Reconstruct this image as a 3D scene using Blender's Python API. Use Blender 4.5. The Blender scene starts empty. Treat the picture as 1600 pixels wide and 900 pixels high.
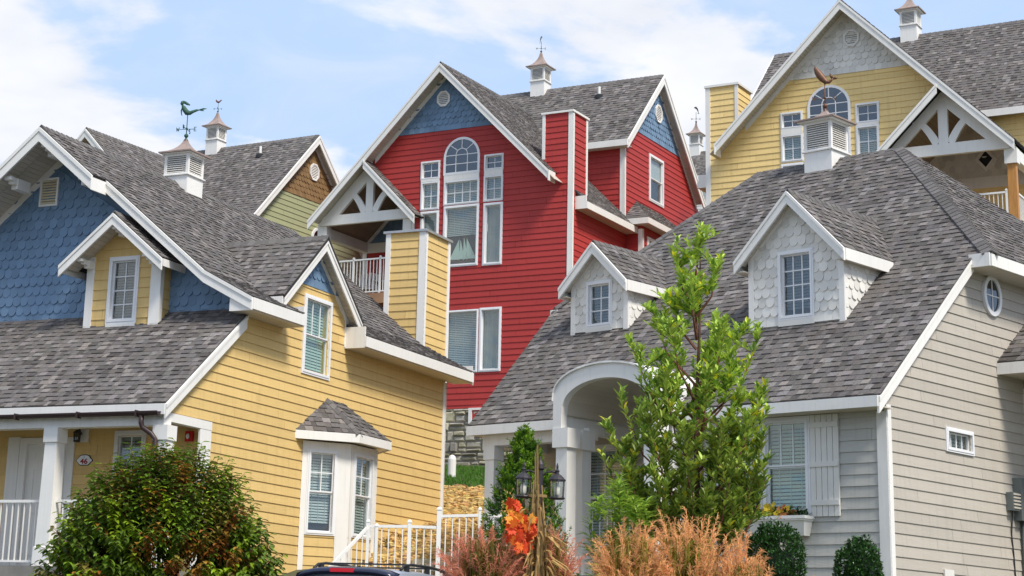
import bpy, math, random
from mathutils import Vector, Matrix
random.seed(7)
R = random.random
def U(a, b): return a + (b - a) * R()
SC = bpy.context.scene
COL = SC.collection
rad = math.radians

# ---------------------------------------------------------------- camera
def _basis():
    p, r = rad(15.1361), rad(2.15266)
    F = Vector((0, math.cos(p), math.sin(p))); X = Vector((1, 0, 0)); Y = X.cross(F)
    c, s = math.cos(r), math.sin(r)
    return c * X + s * Y, -s * X + c * Y, F
CX_, CY_, CF_ = _basis()
CAM = Vector((0, 0, 1.6))
cd = bpy.data.cameras.new('camera'); cam = bpy.data.objects.new('camera', cd); COL.objects.link(cam)
m = Matrix.Identity(4)
for i in range(3):
    m[i][0] = CX_[i]; m[i][1] = CY_[i]; m[i][2] = -CF_[i]; m[i][3] = CAM[i]
cam.matrix_world = m
cd.sensor_width = 36; cd.lens = 66.304; cd.shift_x = 0.1131; cd.shift_y = -0.1407
cd.clip_start = 0.5; cd.clip_end = 6000
SC.camera = cam

def seen(P):
    d = P - CAM; z = d.dot(CF_)
    if z < 1: return None
    return 619.04 + 2946.85 * d.dot(CX_) / z, 224.875 - 2946.85 * d.dot(CY_) / z, z

# ---------------------------------------------------------------- sky, sun, exposure
SUN_AZ, SUN_EL = 145.0, 52.0      # azimuth clockwise from +Y (into the picture), elevation
w = bpy.data.worlds.new('World'); SC.world = w; w.use_nodes = True
nt = w.node_tree; N = nt.nodes; L = nt.links; N.clear()
out = N.new('ShaderNodeOutputWorld'); bg = N.new('ShaderNodeBackground'); L.new(bg.outputs[0], out.inputs[0])
sky = N.new('ShaderNodeTexSky'); sky.sky_type = 'NISHITA'; sky.sun_disc = False
sky.sun_elevation = rad(SUN_EL); sky.sun_rotation = rad(SUN_AZ); sky.air_density = 1.0; sky.dust_density = 1.0
tc = N.new('ShaderNodeTexCoord')
sep = N.new('ShaderNodeSeparateXYZ'); L.new(tc.outputs['Generated'], sep.inputs[0])
# clouds live on a flat layer overhead: direction / height gives their place on it
zc = N.new('ShaderNodeMath'); zc.operation = 'ADD'; L.new(sep.outputs[2], zc.inputs[0]); zc.inputs[1].default_value = 0.22
zm = N.new('ShaderNodeMath'); zm.operation = 'MAXIMUM'; L.new(zc.outputs[0], zm.inputs[0]); zm.inputs[1].default_value = 0.05
dx = N.new('ShaderNodeMath'); dx.operation = 'DIVIDE'; L.new(sep.outputs[0], dx.inputs[0]); L.new(zm.outputs[0], dx.inputs[1])
dy = N.new('ShaderNodeMath'); dy.operation = 'DIVIDE'; L.new(sep.outputs[1], dy.inputs[0]); L.new(zm.outputs[0], dy.inputs[1])
cmb = N.new('ShaderNodeCombineXYZ'); L.new(dx.outputs[0], cmb.inputs[0]); L.new(dy.outputs[0], cmb.inputs[1])
CLX, CLY = 1.9, 14.2
def cloud(scale, loc, lo, hi, det=7, dist=0.35):
    mp = N.new('ShaderNodeMapping'); L.new(cmb.outputs[0], mp.inputs[0])
    mp.inputs['Location'].default_value = loc
    n = N.new('ShaderNodeTexNoise'); n.inputs['Scale'].default_value = scale; n.inputs['Detail'].default_value = det
    n.inputs['Roughness'].default_value = 0.56; n.inputs['Distortion'].default_value = dist
    L.new(mp.outputs[0], n.inputs['Vector'])
    mr = N.new('ShaderNodeMapRange'); mr.interpolation_type = 'SMOOTHSTEP'; L.new(n.outputs['Fac'], mr.inputs[0])
    mr.inputs[1].default_value = lo; mr.inputs[2].default_value = hi
    return mr.outputs[0]
c1 = cloud(2.2, (CLX, CLY, 0), 0.485, 0.575, 9, 0.2)
c2 = cloud(7.0, (8.4, 2.2, 0), 0.40, 0.80, 9, 0.8)
wisp = N.new('ShaderNodeMath'); wisp.operation = 'MULTIPLY'; L.new(c2, wisp.inputs[0]); wisp.inputs[1].default_value = 0.30
cov = N.new('ShaderNodeMath'); cov.operation = 'MAXIMUM'; L.new(c1, cov.inputs[0]); L.new(wisp.outputs[0], cov.inputs[1])
covm = N.new('ShaderNodeMath'); covm.operation = 'MULTIPLY'; L.new(cov.outputs[0], covm.inputs[0]); covm.inputs[1].default_value = 0.92
shade = cloud(5.0, (1.0, 6.0, 0), 0.3, 0.75, 4, 0.2)
cc = N.new('ShaderNodeMixRGB'); L.new(shade, cc.inputs[0])
cc.inputs[1].default_value = (4.75, 4.75, 4.85, 1); cc.inputs[2].default_value = (3.95, 4.05, 4.3, 1)
tint = N.new('ShaderNodeMixRGB'); tint.blend_type = 'MIX'; tint.inputs[0].default_value = 0.93
L.new(sky.outputs[0], tint.inputs[1]); tint.inputs[2].default_value = (2.5, 3.35, 4.85, 1)
mx = N.new('ShaderNodeMixRGB'); L.new(covm.outputs[0], mx.inputs[0]); L.new(tint.outputs[0], mx.inputs[1]); L.new(cc.outputs[0], mx.inputs[2])
L.new(mx.outputs[0], bg.inputs[0]); bg.inputs[1].default_value = 0.148

sl = bpy.data.lights.new('sun', 'SUN'); sl.energy = 2.8; sl.angle = rad(13); sl.color = (1, 0.94, 0.84)
so = bpy.data.objects.new('sun', sl); COL.objects.link(so)
sd = Vector((math.sin(rad(SUN_AZ)) * math.cos(rad(SUN_EL)), math.cos(rad(SUN_AZ)) * math.cos(rad(SUN_EL)), math.sin(rad(SUN_EL))))
so.rotation_euler = sd.to_track_quat('Z', 'Y').to_euler(); so.location = (20, -20, 40)
SC.view_settings.view_transform = 'Standard'; SC.view_settings.look = 'None'
SC.view_settings.exposure = 0.56; SC.view_settings.gamma = 1
SC.render.engine = 'CYCLES'

# ---------------------------------------------------------------- materials
MATS = {}
def mat(name, col, rough=0.6, var=0.08, vs=3.0, bump=0.0, bs=60.0, streak=0.0, stretch=(1, 1, 1), metal=0.0, spec=0.35, grime=None, gs=0.7, glo=0.58, ghi=0.75, sub=None, emit=None):
    if name in MATS: return MATS[name]
    M = bpy.data.materials.new(name); M.use_nodes = True; nt = M.node_tree; N = nt.nodes; L = nt.links
    b = N['Principled BSDF']; b.inputs['Roughness'].default_value = rough; b.inputs['Metallic'].default_value = metal
    b.inputs['Specular IOR Level'].default_value = spec
    at = N.new('ShaderNodeAttribute'); at.attribute_name = 'tone'
    mu = N.new('ShaderNodeMixRGB'); mu.blend_type = 'MULTIPLY'; mu.inputs[0].default_value = 1
    mu.inputs[1].default_value = (*col, 1); L.new(at.outputs['Color'], mu.inputs[2]); cur = mu.outputs[0]
    tc = N.new('ShaderNodeTexCoord'); mp = N.new('ShaderNodeMapping'); L.new(tc.outputs['Object'], mp.inputs[0])
    mp.inputs['Scale'].default_value = stretch
    def noise(sc, det=5, r=0.6, src=mp):
        n = N.new('ShaderNodeTexNoise'); n.inputs['Scale'].default_value = sc; n.inputs['Detail'].default_value = det
        n.inputs['Roughness'].default_value = r; L.new(src.outputs[0], n.inputs['Vector']); return n
    if var:
        n = noise(vs); mr = N.new('ShaderNodeMapRange'); L.new(n.outputs['Fac'], mr.inputs[0])
        mr.inputs[1].default_value = 0.25; mr.inputs[2].default_value = 0.75
        mr.inputs[3].default_value = 1 - var; mr.inputs[4].default_value = 1 + var
        m2 = N.new('ShaderNodeMixRGB'); m2.blend_type = 'MULTIPLY'; m2.inputs[0].default_value = 1
        L.new(cur, m2.inputs[1]); L.new(mr.outputs[0], m2.inputs[2]); cur = m2.outputs[0]
    if streak:
        mp2 = N.new('ShaderNodeMapping'); L.new(tc.outputs['Object'], mp2.inputs[0]); mp2.inputs['Scale'].default_value = (9, 9, 0.6)
        n = noise(1.6, 4, 0.6, mp2); mr = N.new('ShaderNodeMapRange'); L.new(n.outputs['Fac'], mr.inputs[0])
        mr.inputs[1].default_value = 0.5; mr.inputs[2].default_value = 0.8; mr.inputs[3].default_value = 1; mr.inputs[4].default_value = 1 - streak
        m2 = N.new('ShaderNodeMixRGB'); m2.blend_type = 'MULTIPLY'; m2.inputs[0].default_value = 1
        L.new(cur, m2.inputs[1]); L.new(mr.outputs[0], m2.inputs[2]); cur = m2.outputs[0]
    if grime:
        n = noise(gs, 6, 0.65); mr = N.new('ShaderNodeMapRange'); L.new(n.outputs['Fac'], mr.inputs[0])
        mr.inputs[1].default_value = glo; mr.inputs[2].default_value = ghi; mr.inputs[4].default_value = 0.75
        m2 = N.new('ShaderNodeMixRGB'); L.new(mr.outputs[0], m2.inputs[0]); L.new(cur, m2.inputs[1]); m2.inputs[2].default_value = (*grime, 1); cur = m2.outputs[0]
    L.new(cur, b.inputs['Base Color'])
    if bump:
        n = noise(bs, 3); bp = N.new('ShaderNodeBump'); bp.inputs['Strength'].default_value = bump; bp.inputs['Distance'].default_value = 0.01
        L.new(n.outputs['Fac'], bp.inputs['Height']); L.new(bp.outputs[0], b.inputs['Normal'])
    if sub:
        tr = N.new('ShaderNodeBsdfTranslucent'); L.new(cur, tr.inputs[0]); ms = N.new('ShaderNodeMixShader'); ms.inputs[0].default_value = sub
        L.new(b.outputs[0], ms.inputs[1]); L.new(tr.outputs[0], ms.inputs[2]); L.new(ms.outputs[0], N['Material Output'].inputs[0])
    if emit:
        b.inputs['Emission Color'].default_value = (*emit[:3], 1); b.inputs['Emission Strength'].default_value = emit[3]
    MATS[name] = M
    return M
def glass(name, col=(0.55, 0.7, 0.75), refl=0.16, rough=0.03):
    M = bpy.data.materials.new(name); M.use_nodes = True; nt = M.node_tree; N = nt.nodes; L = nt.links; N.remove(N['Principled BSDF'])
    t = N.new('ShaderNodeBsdfTransparent'); t.inputs[0].default_value = (*col, 1)
    g = N.new('ShaderNodeBsdfGlossy'); g.inputs['Roughness'].default_value = rough
    fr = N.new('ShaderNodeLayerWeight'); fr.inputs[0].default_value = 0.5
    pw = N.new('ShaderNodeMath'); pw.operation = 'POWER'; L.new(fr.outputs['Facing'], pw.inputs[0]); pw.inputs[1].default_value = 4
    ad = N.new('ShaderNodeMath'); ad.operation = 'MULTIPLY_ADD'; ad.use_clamp = True; L.new(pw.outputs[0], ad.inputs[0]); ad.inputs[1].default_value = 0.45; ad.inputs[2].default_value = refl
    tc = N.new('ShaderNodeTexCoord'); n = N.new('ShaderNodeTexNoise'); n.inputs['Scale'].default_value = 1.3; L.new(tc.outputs['Object'], n.inputs['Vector'])
    bp = N.new('ShaderNodeBump'); bp.inputs['Strength'].default_value = 0.15; bp.inputs['Distance'].default_value = 0.05
    L.new(n.outputs['Fac'], bp.inputs['Height']); L.new(bp.outputs[0], g.inputs['Normal'])
    ms = N.new('ShaderNodeMixShader'); L.new(ad.outputs[0], ms.inputs[0]); L.new(t.outputs[0], ms.inputs[1]); L.new(g.outputs[0], ms.inputs[2])
    L.new(ms.outputs[0], N['Material Output'].inputs[0]); MATS[name] = M
    return M
SID = dict(rough=0.62, var=0.05, vs=2.2, bump=0.3, bs=9, stretch=(1, 1, 9), streak=0.13)
M_RED = mat('red_siding_paint', (0.42, 0.040, 0.036), **SID)
M_YEL = mat('butter_yellow_siding_paint', (0.72, 0.505, 0.20), **SID)
M_YEL2 = mat('bright_yellow_siding_paint', (0.86, 0.63, 0.265), **SID)
M_GRYS = mat('warm_grey_siding_paint', (0.485, 0.44, 0.375), **SID)
M_GRYF = mat('warm_grey_siding_front_light', (0.50, 0.49, 0.45), **SID)  # copy of the side siding colour, cooler light on the front put in
M_GRN = mat('sage_green_siding_paint', (0.37, 0.39, 0.22), **SID)
M_BRN = mat('tan_shingle_paint', (0.25, 0.15, 0.065), rough=0.7, var=0.15)
M_BLU = mat('slate_blue_shingle_paint', (0.165, 0.262, 0.39), rough=0.65, var=0.08, vs=4)
M_WSC = mat('ivory_shingle_paint', (0.74, 0.72, 0.67), rough=0.65, var=0.05, grime=(0.42, 0.39, 0.30), gs=2.4, glo=0.64, ghi=0.85)
M_WHT = mat('white_trim_paint', (0.83, 0.81, 0.77), rough=0.5, var=0.05, vs=1.5, streak=0.09, bump=0.1, grime=(0.64, 0.62, 0.55), gs=1.1, glo=0.62, ghi=0.9)
M_CRM = mat('cream_soffit_paint', (0.60, 0.545, 0.46), rough=0.6, var=0.05)
M_VNL = mat('white_vinyl_window', (0.82, 0.82, 0.83), rough=0.35, var=0.02)
M_SHG = mat('asphalt_shingle', (0.150, 0.140, 0.136), rough=0.92, var=0.25, vs=30, bump=0.7, bs=190, spec=0.12, grime=(0.13, 0.12, 0.105), gs=0.45, glo=0.55, ghi=0.9)
M_DECK = mat('roof_felt_edge', (0.035, 0.033, 0.032), rough=0.9, var=0.1)
M_FLSH = mat('metal_flashing', (0.45, 0.46, 0.47), rough=0.4, metal=0.6, var=0.1)
M_DARK = mat('dark_interior', (0.022, 0.026, 0.03), rough=0.9, var=0)
M_BLD = mat('white_blind', (0.66, 0.70, 0.70), rough=0.5, var=0.03)
M_BLDG = mat('pale_green_blind', (0.66, 0.84, 0.72), rough=0.5, var=0.03)
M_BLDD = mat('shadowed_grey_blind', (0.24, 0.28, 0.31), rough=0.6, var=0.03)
M_GREENR = mat('painted_green_reflection', (0.04, 0.12, 0.055), rough=0.7, var=0.2)  # green reflection painted on the backing behind the oval glass
M_VENTC = mat('cream_vent', (0.72, 0.63, 0.44), rough=0.6, var=0.05)
M_GLS = glass('window_glass', (0.84, 0.88, 0.87), 0.09)
M_GLSD = glass('dark_window_glass', (0.30, 0.38, 0.42), 0.16)
M_COP = mat('weathered_copper', (0.36, 0.27, 0.23), rough=0.55, metal=0.25, var=0.3, vs=5, grime=(0.42, 0.36, 0.33), gs=3)
M_COPR = mat('brown_copper', (0.15, 0.075, 0.045), rough=0.5, metal=0.4, var=0.25, vs=14)
M_PAT = mat('green_patina', (0.045, 0.11, 0.08), rough=0.7, metal=0.2, var=0.35, vs=16, grime=(0.03, 0.045, 0.035), gs=9)
M_IRON = mat('dark_iron', (0.05, 0.045, 0.05), rough=0.5, metal=0.4, var=0.15)
M_WOOD = mat('orange_stained_timber', (0.50, 0.23, 0.06), rough=0.55, var=0.25, vs=3, stretch=(8, 8, 1))
M_CEIL = mat('tan_plank_ceiling', (0.33, 0.27, 0.20), rough=0.6, var=0.1)
M_CEDAR = mat('cedar_deck_board', (0.36, 0.2, 0.11), rough=0.7, var=0.2)
M_GUT = mat('dark_brown_gutter', (0.045, 0.026, 0.026), rough=0.4, var=0.1)
M_CONC = mat('concrete', (0.23, 0.22, 0.2), rough=0.9, var=0.2, vs=4, bump=0.3)
M_STONE = mat('grey_fieldstone', (0.46, 0.43, 0.37), rough=0.9, var=0.25, vs=7, bump=0.9, bs=22)
M_MORT = mat('mortar', (0.26, 0.24, 0.21), rough=0.95, var=0.15)

# ---------------------------------------------------------------- geometry helpers
class MB:
    def __init__(s): s.v = []; s.f = []; s.t = []
    def add(s, vs, fs, tone=1.0):
        o = len(s.v); s.v += [tuple(p) for p in vs]
        t = tone if isinstance(tone, tuple) else (tone, tone, tone)
        s.t += [t] * len(vs); s.f += [tuple(i + o for i in f) for f in fs]
        return s
    def box(s, x0, x1, y0, y1, z0, z1, tone=1.0):
        v = [(x, y, z) for z in (z0, z1) for y in (y0, y1) for x in (x0, x1)]
        return s.add(v, [(0, 2, 3, 1), (4, 5, 7, 6), (0, 1, 5, 4), (2, 6, 7, 3), (0, 4, 6, 2), (1, 3, 7, 5)], tone)
    def beam(s, p, q, w, h, up=(0, 0, 1), tone=1.0):   # bar p->q, w across, h along 'up'
        p = Vector(p); q = Vector(q); d = (q - p).normalized(); u = Vector(up); sd = d.cross(u).normalized(); u = sd.cross(d)
        a = sd * w / 2; b = u * h / 2
        v = [c + i * a + j * b for c in (p, q) for j in (-1, 1) for i in (-1, 1)]
        return s.add(v, [(0, 1, 3, 2), (4, 6, 7, 5), (0, 4, 5, 1), (2, 3, 7, 6), (0, 2, 6, 4), (1, 5, 7, 3)][::1], tone)
    def tube(s, pts, r, n=8, tone=1.0, cap=True):
        pts = [Vector(p) for p in pts]; rs = r if isinstance(r, (list, tuple)) else [r] * len(pts)
        rings = []; ref = Vector((0.13, 0.07, 1))
        for i, p in enumerate(pts):
            d = (pts[min(i + 1, len(pts) - 1)] - pts[max(i - 1, 0)]).normalized()
            if abs(d.dot(ref.normalized())) > 0.97: ref = Vector((1, 0.1, 0.05))
            a = d.cross(ref).normalized(); b = d.cross(a)
            rings.append([p + (a * math.cos(2 * math.pi * k / n) + b * math.sin(2 * math.pi * k / n)) * rs[i] for k in range(n)])
        v = [q for g in rings for q in g]; f = []
        for i in range(len(pts) - 1):
            for k in range(n):
                k2 = (k + 1) % n; f.append((i * n + k, i * n + k2, (i + 1) * n + k2, (i + 1) * n + k))
        if cap: f.append(tuple(range(n))[::-1]); f.append(tuple((len(pts) - 1) * n + k for k in range(n)))
        return s.add(v, f, tone)
    def lathe(s, c, prof, n=16, tone=1.0, sq=False):
        # prof: (r, z) bottom to top; sq makes a square section (n=4, turned 45 degrees)
        if sq: n = 4
        off = math.pi / 4 if sq else 0; k = math.sqrt(2) if sq else 1
        v = []
        for r, z in prof:
            for i in range(n):
                a = off + 2 * math.pi * i / n
                v.append((c[0] + k * r * math.cos(a), c[1] + k * r * math.sin(a), c[2] + z))
        f = []
        for j in range(len(prof) - 1):
            for i in range(n):
                i2 = (i + 1) % n; f.append((j * n + i, j * n + i2, (j + 1) * n + i2, (j + 1) * n + i))
        f.append(tuple(range(n))[::-1]); f.append(tuple((len(prof) - 1) * n + i for i in range(n)))
        return s.add(v, f, tone)
    def ell(s, c, r, n=10, m=7, tone=1.0, rough=0.0):
        v = []; f = []
        for j in range(m + 1):
            th = math.pi * j / m
            for i in range(n):
                a = 2 * math.pi * i / n; k = 1 + (R() - 0.5) * rough
                v.append((c[0] + r[0] * math.sin(th) * math.cos(a) * k, c[1] + r[1] * math.sin(th) * math.sin(a) * k, c[2] + r[2] * math.cos(th) * k))
        for j in range(m):
            for i in range(n):
                i2 = (i + 1) % n; f.append((j * n + i, (j + 1) * n + i, (j + 1) * n + i2, j * n + i2))
        return s.add(v, f, tone)
    def prism(s, P, pts, h0, h1, tone=1.0, back=False):
        n = len(pts); g = h1 if callable(h1) else (lambda a, b: h1)
        v = [P.p(a, b, g(a, b)) for a, b in pts] + [P.p(a, b, h0) for a, b in pts]
        f = [tuple(range(n))] + [(i, n + i, n + (i + 1) % n, (i + 1) % n) for i in range(n)]
        if back: f.append(tuple(range(2 * n - 1, n - 1, -1)))
        return s.add(v, f, tone)
    def rect(s, P, a0, a1, b0, b1, h0, h1, tone=1.0): return s.prism(P, [(a0, b0), (a1, b0), (a1, b1), (a0, b1)], h0, h1, tone, True)
    def ring(s, P, outer, inner, h0, h1, tone=1.0):
        n = len(outer)
        for i in range(n):
            j = (i + 1) % n; s.prism(P, [outer[i], outer[j], inner[j], inner[i]], h0, h1, tone, True)
        return s

class PL:
    def __init__(s, o, e1, e2):
        s.o = Vector(o); s.e1 = Vector(e1).normalized(); s.e2 = Vector(e2).normalized(); s.n = s.e1.cross(s.e2).normalized()
    def p(s, a, b, h=0): return s.o + s.e1 * a + s.e2 * b + s.n * h
    def inv(s, p): d = Vector(p) - s.o; return d.dot(s.e1), d.dot(s.e2)
Z = (0, 0, 1)
def front(v): return PL((0, v, 0), (1, 0, 0), Z)
def right(u): return PL((u, 0, 0), (0, 1, 0), Z)
def left(u): return PL((u, 0, 0), (0, -1, 0), Z)      # a runs along -v
def vert(p, q): return PL((p[0], p[1], 0), (q[0] - p[0], q[1] - p[1], 0), Z)
def clip(pts, nx, ny, c):
    o = []; n = len(pts)
    for i in range(n):
        p, q = pts[i], pts[(i + 1) % n]; dp = p[0] * nx + p[1] * ny - c; dq = q[0] * nx + q[1] * ny - c
        if dp <= 1e-9: o.append(p)
        if (dp < -1e-9 and dq > 1e-9) or (dp > 1e-9 and dq < -1e-9):
            t = dp / (dp - dq); o.append((p[0] + (q[0] - p[0]) * t, p[1] + (q[1] - p[1]) * t))
    return o
def area(p): return 0.5 * sum(p[i][0] * p[(i + 1) % len(p)][1] - p[(i + 1) % len(p)][0] * p[i][1] for i in range(len(p))) if len(p) > 2 else 0
def ok(ps, e=2e-5): return [p for p in ps if area(p) > e]
def cut(polys, rects):
    for x0, y0, x1, y1 in rects:
        o = []
        for p in polys:
            o.append(clip(p, 1, 0, x0)); o.append(clip(p, -1, 0, -x1)); m_ = clip(clip(p, -1, 0, -x0), 1, 0, x1)
            o.append(clip(m_, 0, 1, y0)); o.append(clip(m_, 0, -1, -y1))
        polys = ok(o)
    return polys
def inpoly(poly, clipper):
    p = poly; n = len(clipper)
    for i in range(n):
        a, b = clipper[i], clipper[(i + 1) % n]; nx, ny = b[1] - a[1], a[0] - b[0]
        p = clip(p, nx, ny, nx * a[0] + ny * a[1])
        if len(p) < 3: return []
    return p

def new_obj(name, mb, mt, smooth=False):
    me = bpy.data.meshes.new(name); me.from_pydata(mb.v, [], mb.f)
    at = me.attributes.new('tone', 'FLOAT_COLOR', 'POINT')
    flat = []
    for t in mb.t: flat += [t[0], t[1], t[2], 1.0]
    at.data.foreach_set('color', flat)
    for q in (mt if isinstance(mt, list) else [mt]): me.materials.append(q)
    if smooth: me.polygons.foreach_set('use_smooth', [True] * len(me.polygons))
    me.update()
    o = bpy.data.objects.new(name, me); COL.objects.link(o)
    return o

class Thing:
    def __init__(s, name, label=None, cat=None, loc=(0, 0, 0), rot=0.0, group=None, mir=False, kind=None):
        s.root = bpy.data.objects.new(name, None); COL.objects.link(s.root); s.root.empty_display_size = 0.3
        s.root.location = loc; s.root.rotation_euler = (0, 0, rot); s.mir = mir; s.q = {}
        s.M = Matrix.Translation(loc) @ Matrix.Rotation(rot, 4, 'Z')
        if label: s.root['label'] = label
        if cat: s.root['category'] = cat
        if group: s.root['group'] = group
        if kind: s.root['kind'] = kind
    def _m(s, mb):
        if s.mir:
            mb.v = [(-x, y, z) for x, y, z in mb.v]; mb.f = [f[::-1] for f in mb.f]
        return mb
    def part(s, name, mb, mt, parent=None, label=None, smooth=False, kind=None):
        if not mb.f: return None
        o = new_obj(name, s._m(mb), mt, smooth); o.parent = parent or s.root
        if label: o['label'] = label
        if kind: o['kind'] = kind
        return o
    def piece(s, name, mb, mt, parent):
        if mb.f: s.q.setdefault(name, []).append((s._m(mb), mt, parent))
    def flush(s, cap=300):
        for name, lst in s.q.items():
            sc = []
            for mb, mt, pa in lst:
                c = Vector((0, 0, 0)); k = min(4, len(mb.v))
                for i in range(k): c += Vector(mb.v[i])
                P = s.M @ (c / k); q = seen(P)
                bad = q is None or not (-20 < q[0] < 1620 and -20 < q[1] < 920)
                nrm = (Vector(mb.v[mb.f[0][1]]) - Vector(mb.v[mb.f[0][0]])).cross(Vector(mb.v[mb.f[0][2]]) - Vector(mb.v[mb.f[0][1]]))
                away = (s.M.to_3x3() @ nrm).dot(CAM - P) < 0
                sc.append((P - CAM).length + (500 if bad else 0) + (250 if away else 0))
            order = sorted(range(len(lst)), key=lambda i: sc[i])
            if len(order) <= cap: order, rest = order, []
            else: order, rest = order[:cap], order[cap:]
            for i in order:
                mb, mt, pa = lst[i]; o = new_obj(name, mb, mt); o.parent = pa or s.root
            if rest:
                big = MB(); mts = []; idx = []
                for i in rest:
                    mb, mt, pa = lst[i]
                    if mt not in mts: mts.append(mt)
                    o_ = len(big.v); big.v += mb.v; big.t += mb.t; big.f += [tuple(k + o_ for k in f) for f in mb.f]
                    idx += [mts.index(mt)] * len(mb.f)
                o = new_obj(name, big, mts); o.data.polygons.foreach_set('material_index', idx); o.parent = s.root; o['kind'] = 'stuff'
        s.q = {}

# ---------------------------------------------------------------- cladding
def siding(T, P, polys, mt, z0, cuts=(), exp=0.165, name='wall', core=0.15, joint=3.66, inset=0.0):
    polys = ok(polys); mb = MB()
    for p in cut(polys, cuts): mb.prism(P, p, -core, 0.0, 1.0, True)
    wall = T.part(name, mb, mt)
    lo = min(b for p in polys for a, b in p); hi = max(b for p in polys for a, b in p)
    amn = min(a for p in polys for a, b in p); amx = max(a for p in polys for a, b in p)
    k = math.floor((lo - z0) / exp)
    while z0 + k * exp < hi:
        b0 = z0 + k * exp; b1 = b0 + exp; k += 1
        st = ok(cut([clip(clip(p, 0, -1, -b0), 0, 1, b1) for p in polys], cuts))
        if not st: continue
        js = [amn - 1]; a = amn + U(0.3, joint)
        while a < amx: js.append(a); a += joint * (1 if R() < 0.6 else U(0.35, 0.95))
        js.append(amx + 1)
        for j in range(len(js) - 1):
            g = 0.003
            pc = ok([clip(clip(p, -1, 0, -(js[j] + g)), 1, 0, js[j + 1] - g) for p in st], 4e-4)
            if not pc: continue
            t = U(0.93, 1.05)
            for p in pc: T.piece('board', MB().prism(P, p, 0.0, lambda a, b: 0.023 - 0.016 * (b - b0) / exp, t), mt, wall)
    return wall
def scales(T, P, polys, mt, z0, cuts=(), w=0.17, exp=0.17, name='shingled_wall', core=0.15, gap=0.002):
    polys = ok(polys); mb = MB()
    for p in cut(polys, cuts): mb.prism(P, p, -core, 0.0, 0.8, True)
    wall = T.part(name, mb, mt)
    lo = min(b for p in polys for a, b in p); hi = max(b for p in polys for a, b in p)
    amn = min(a for p in polys for a, b in p); amx = max(a for p in polys for a, b in p)
    r = (w - gap) / 2; k = 0
    while z0 + k * exp < hi:
        b0 = z0 + k * exp
        if b0 + exp + r < lo: k += 1; continue
        a = math.floor(amn / w) * w + (w / 2 if k % 2 else 0)
        while a < amx + w:
            top = b0 + exp * 1.0 + (r * 0.85)
            if k == 0: sh = [(a - r, b0), (a + r, b0), (a + r, top), (a - r, top)]
            else: sh = [(a + r * math.cos(math.pi + math.pi * i / 8), b0 + r * 0.95 + r * math.sin(math.pi + math.pi * i / 8)) for i in range(9)] + [(a + r, top), (a - r, top)]
            t = U(0.86, 1.1); m2 = MB(); dh = U(-.004, .007)
            for q in polys:
                pc = inpoly(sh, q)
                if area(pc) < 3e-4: continue
                for pc2 in cut([pc], cuts):
                    m2.prism(P, pc2, 0.0, lambda a_, b_: 0.030 + dh - 0.024 * (b_ - b0) / (top - b0), t)
            T.piece('scale_shingle', m2, mt, wall)
            a += w
        k += 1
    return wall
def roof(T, O, e1, e2, polys, name='roof', exp=0.142, mt=None, rows=True, tw=(0.075, 0.175), thick=0.05):
    # O on the eave line, e1 left->right seen from outside, e2 up the slope; polys in (a,b)
    P = PL(O, e1, e2); polys = ok(polys); mb = MB()
    for p in polys: mb.prism(P, p, -thick, 0.0, 1.0, True)
    rf = T.part(name, mb, M_DECK)
    hi = max(b for p in polys for a, b in p); lo = min(b for p in polys for a, b in p)
    amn = min(a for p in polys for a, b in p); amx = max(a for p in polys for a, b in p)
    k = math.floor((lo + 0.001) / exp)
    while k * exp < hi:
        b0 = k * exp; b1 = b0 + exp; k += 1
        st = ok([clip(clip(p, 0, -1, -b0), 0, 1, b1) for p in polys])
        if not st: continue
        rowt = U(0.96, 1.04); a = amn - U(0, 0.2); high = R() < 0.5
        lo_a = min(q[0] for p in st for q in p); hi_a = max(q[0] for p in st for q in p)
        while a < hi_a:
            wd = U(*tw); an = a + wd
            if an > lo_a:
                c = R()
                t = rowt * (U(0.86, 1.14) if c < 0.66 else (U(1.25, 1.7) if c < 0.82 else U(0.58, 0.8)))
                tc_ = (t * U(0.99, 1.06), t, t * U(0.94, 1.03))
                hh = 0.022 if high else 0.010
                m2 = MB()
                for p in st:
                    q = ok([clip(clip(p, -1, 0, -(a + 0.0012)), 1, 0, an - 0.0012)], 3e-4)
                    for z in q: m2.prism(P, z, 0.0, lambda a_, b_: hh - (hh - 0.004) * (b_ - b0) / exp, tc_)
                T.piece('roof_shingle', m2, mt or M_SHG, rf)
            a = an; high = not high if R() < 0.8 else high
    return rf
def ridge(T, p, q, dL, dR, w=0.14, step=0.15, parent=None):
    p = Vector(p); q = Vector(q); d = (q - p); n = max(1, int(d.length / step)); d = d / n
    dL = Vector(dL).normalized(); dR = Vector(dR).normalized(); up = -(dL + dR).normalized()
    for i in range(n):
        a = p + d * i - d * 0.02; b = a + d * 1.04; lift = [0.034, 0.02]
        v = []
        for c, h in ((a, lift[0]), (b, lift[1])):
            v += [c + up * (h + 0.012), c + dL * w + up * (h - 0.006), c + dR * w + up * (h - 0.006), c + up * (h - 0.012), c + dL * w + up * (h - 0.03), c + dR * w + up * (h - 0.03)]
        t = U(0.8, 1.25); m2 = MB()
        m2.add(v, [(0, 1, 7, 6), (0, 6, 8, 2), (0, 3, 4, 1), (0, 2, 5, 3), (1, 4, 10, 7), (2, 8, 11, 5), (6, 7, 10, 9), (6, 9, 11, 8)], t)
        T.piece('ridge_shingle', m2, M_SHG, parent)
def trim(T, P, name, a0, a1, b0, b1, h0=0.0, h1=0.035, mt=None, parent=None):
    return T.part(name, MB().rect(P, a0, a1, b0, b1, h0, h1), mt or M_WHT, parent)
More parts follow.
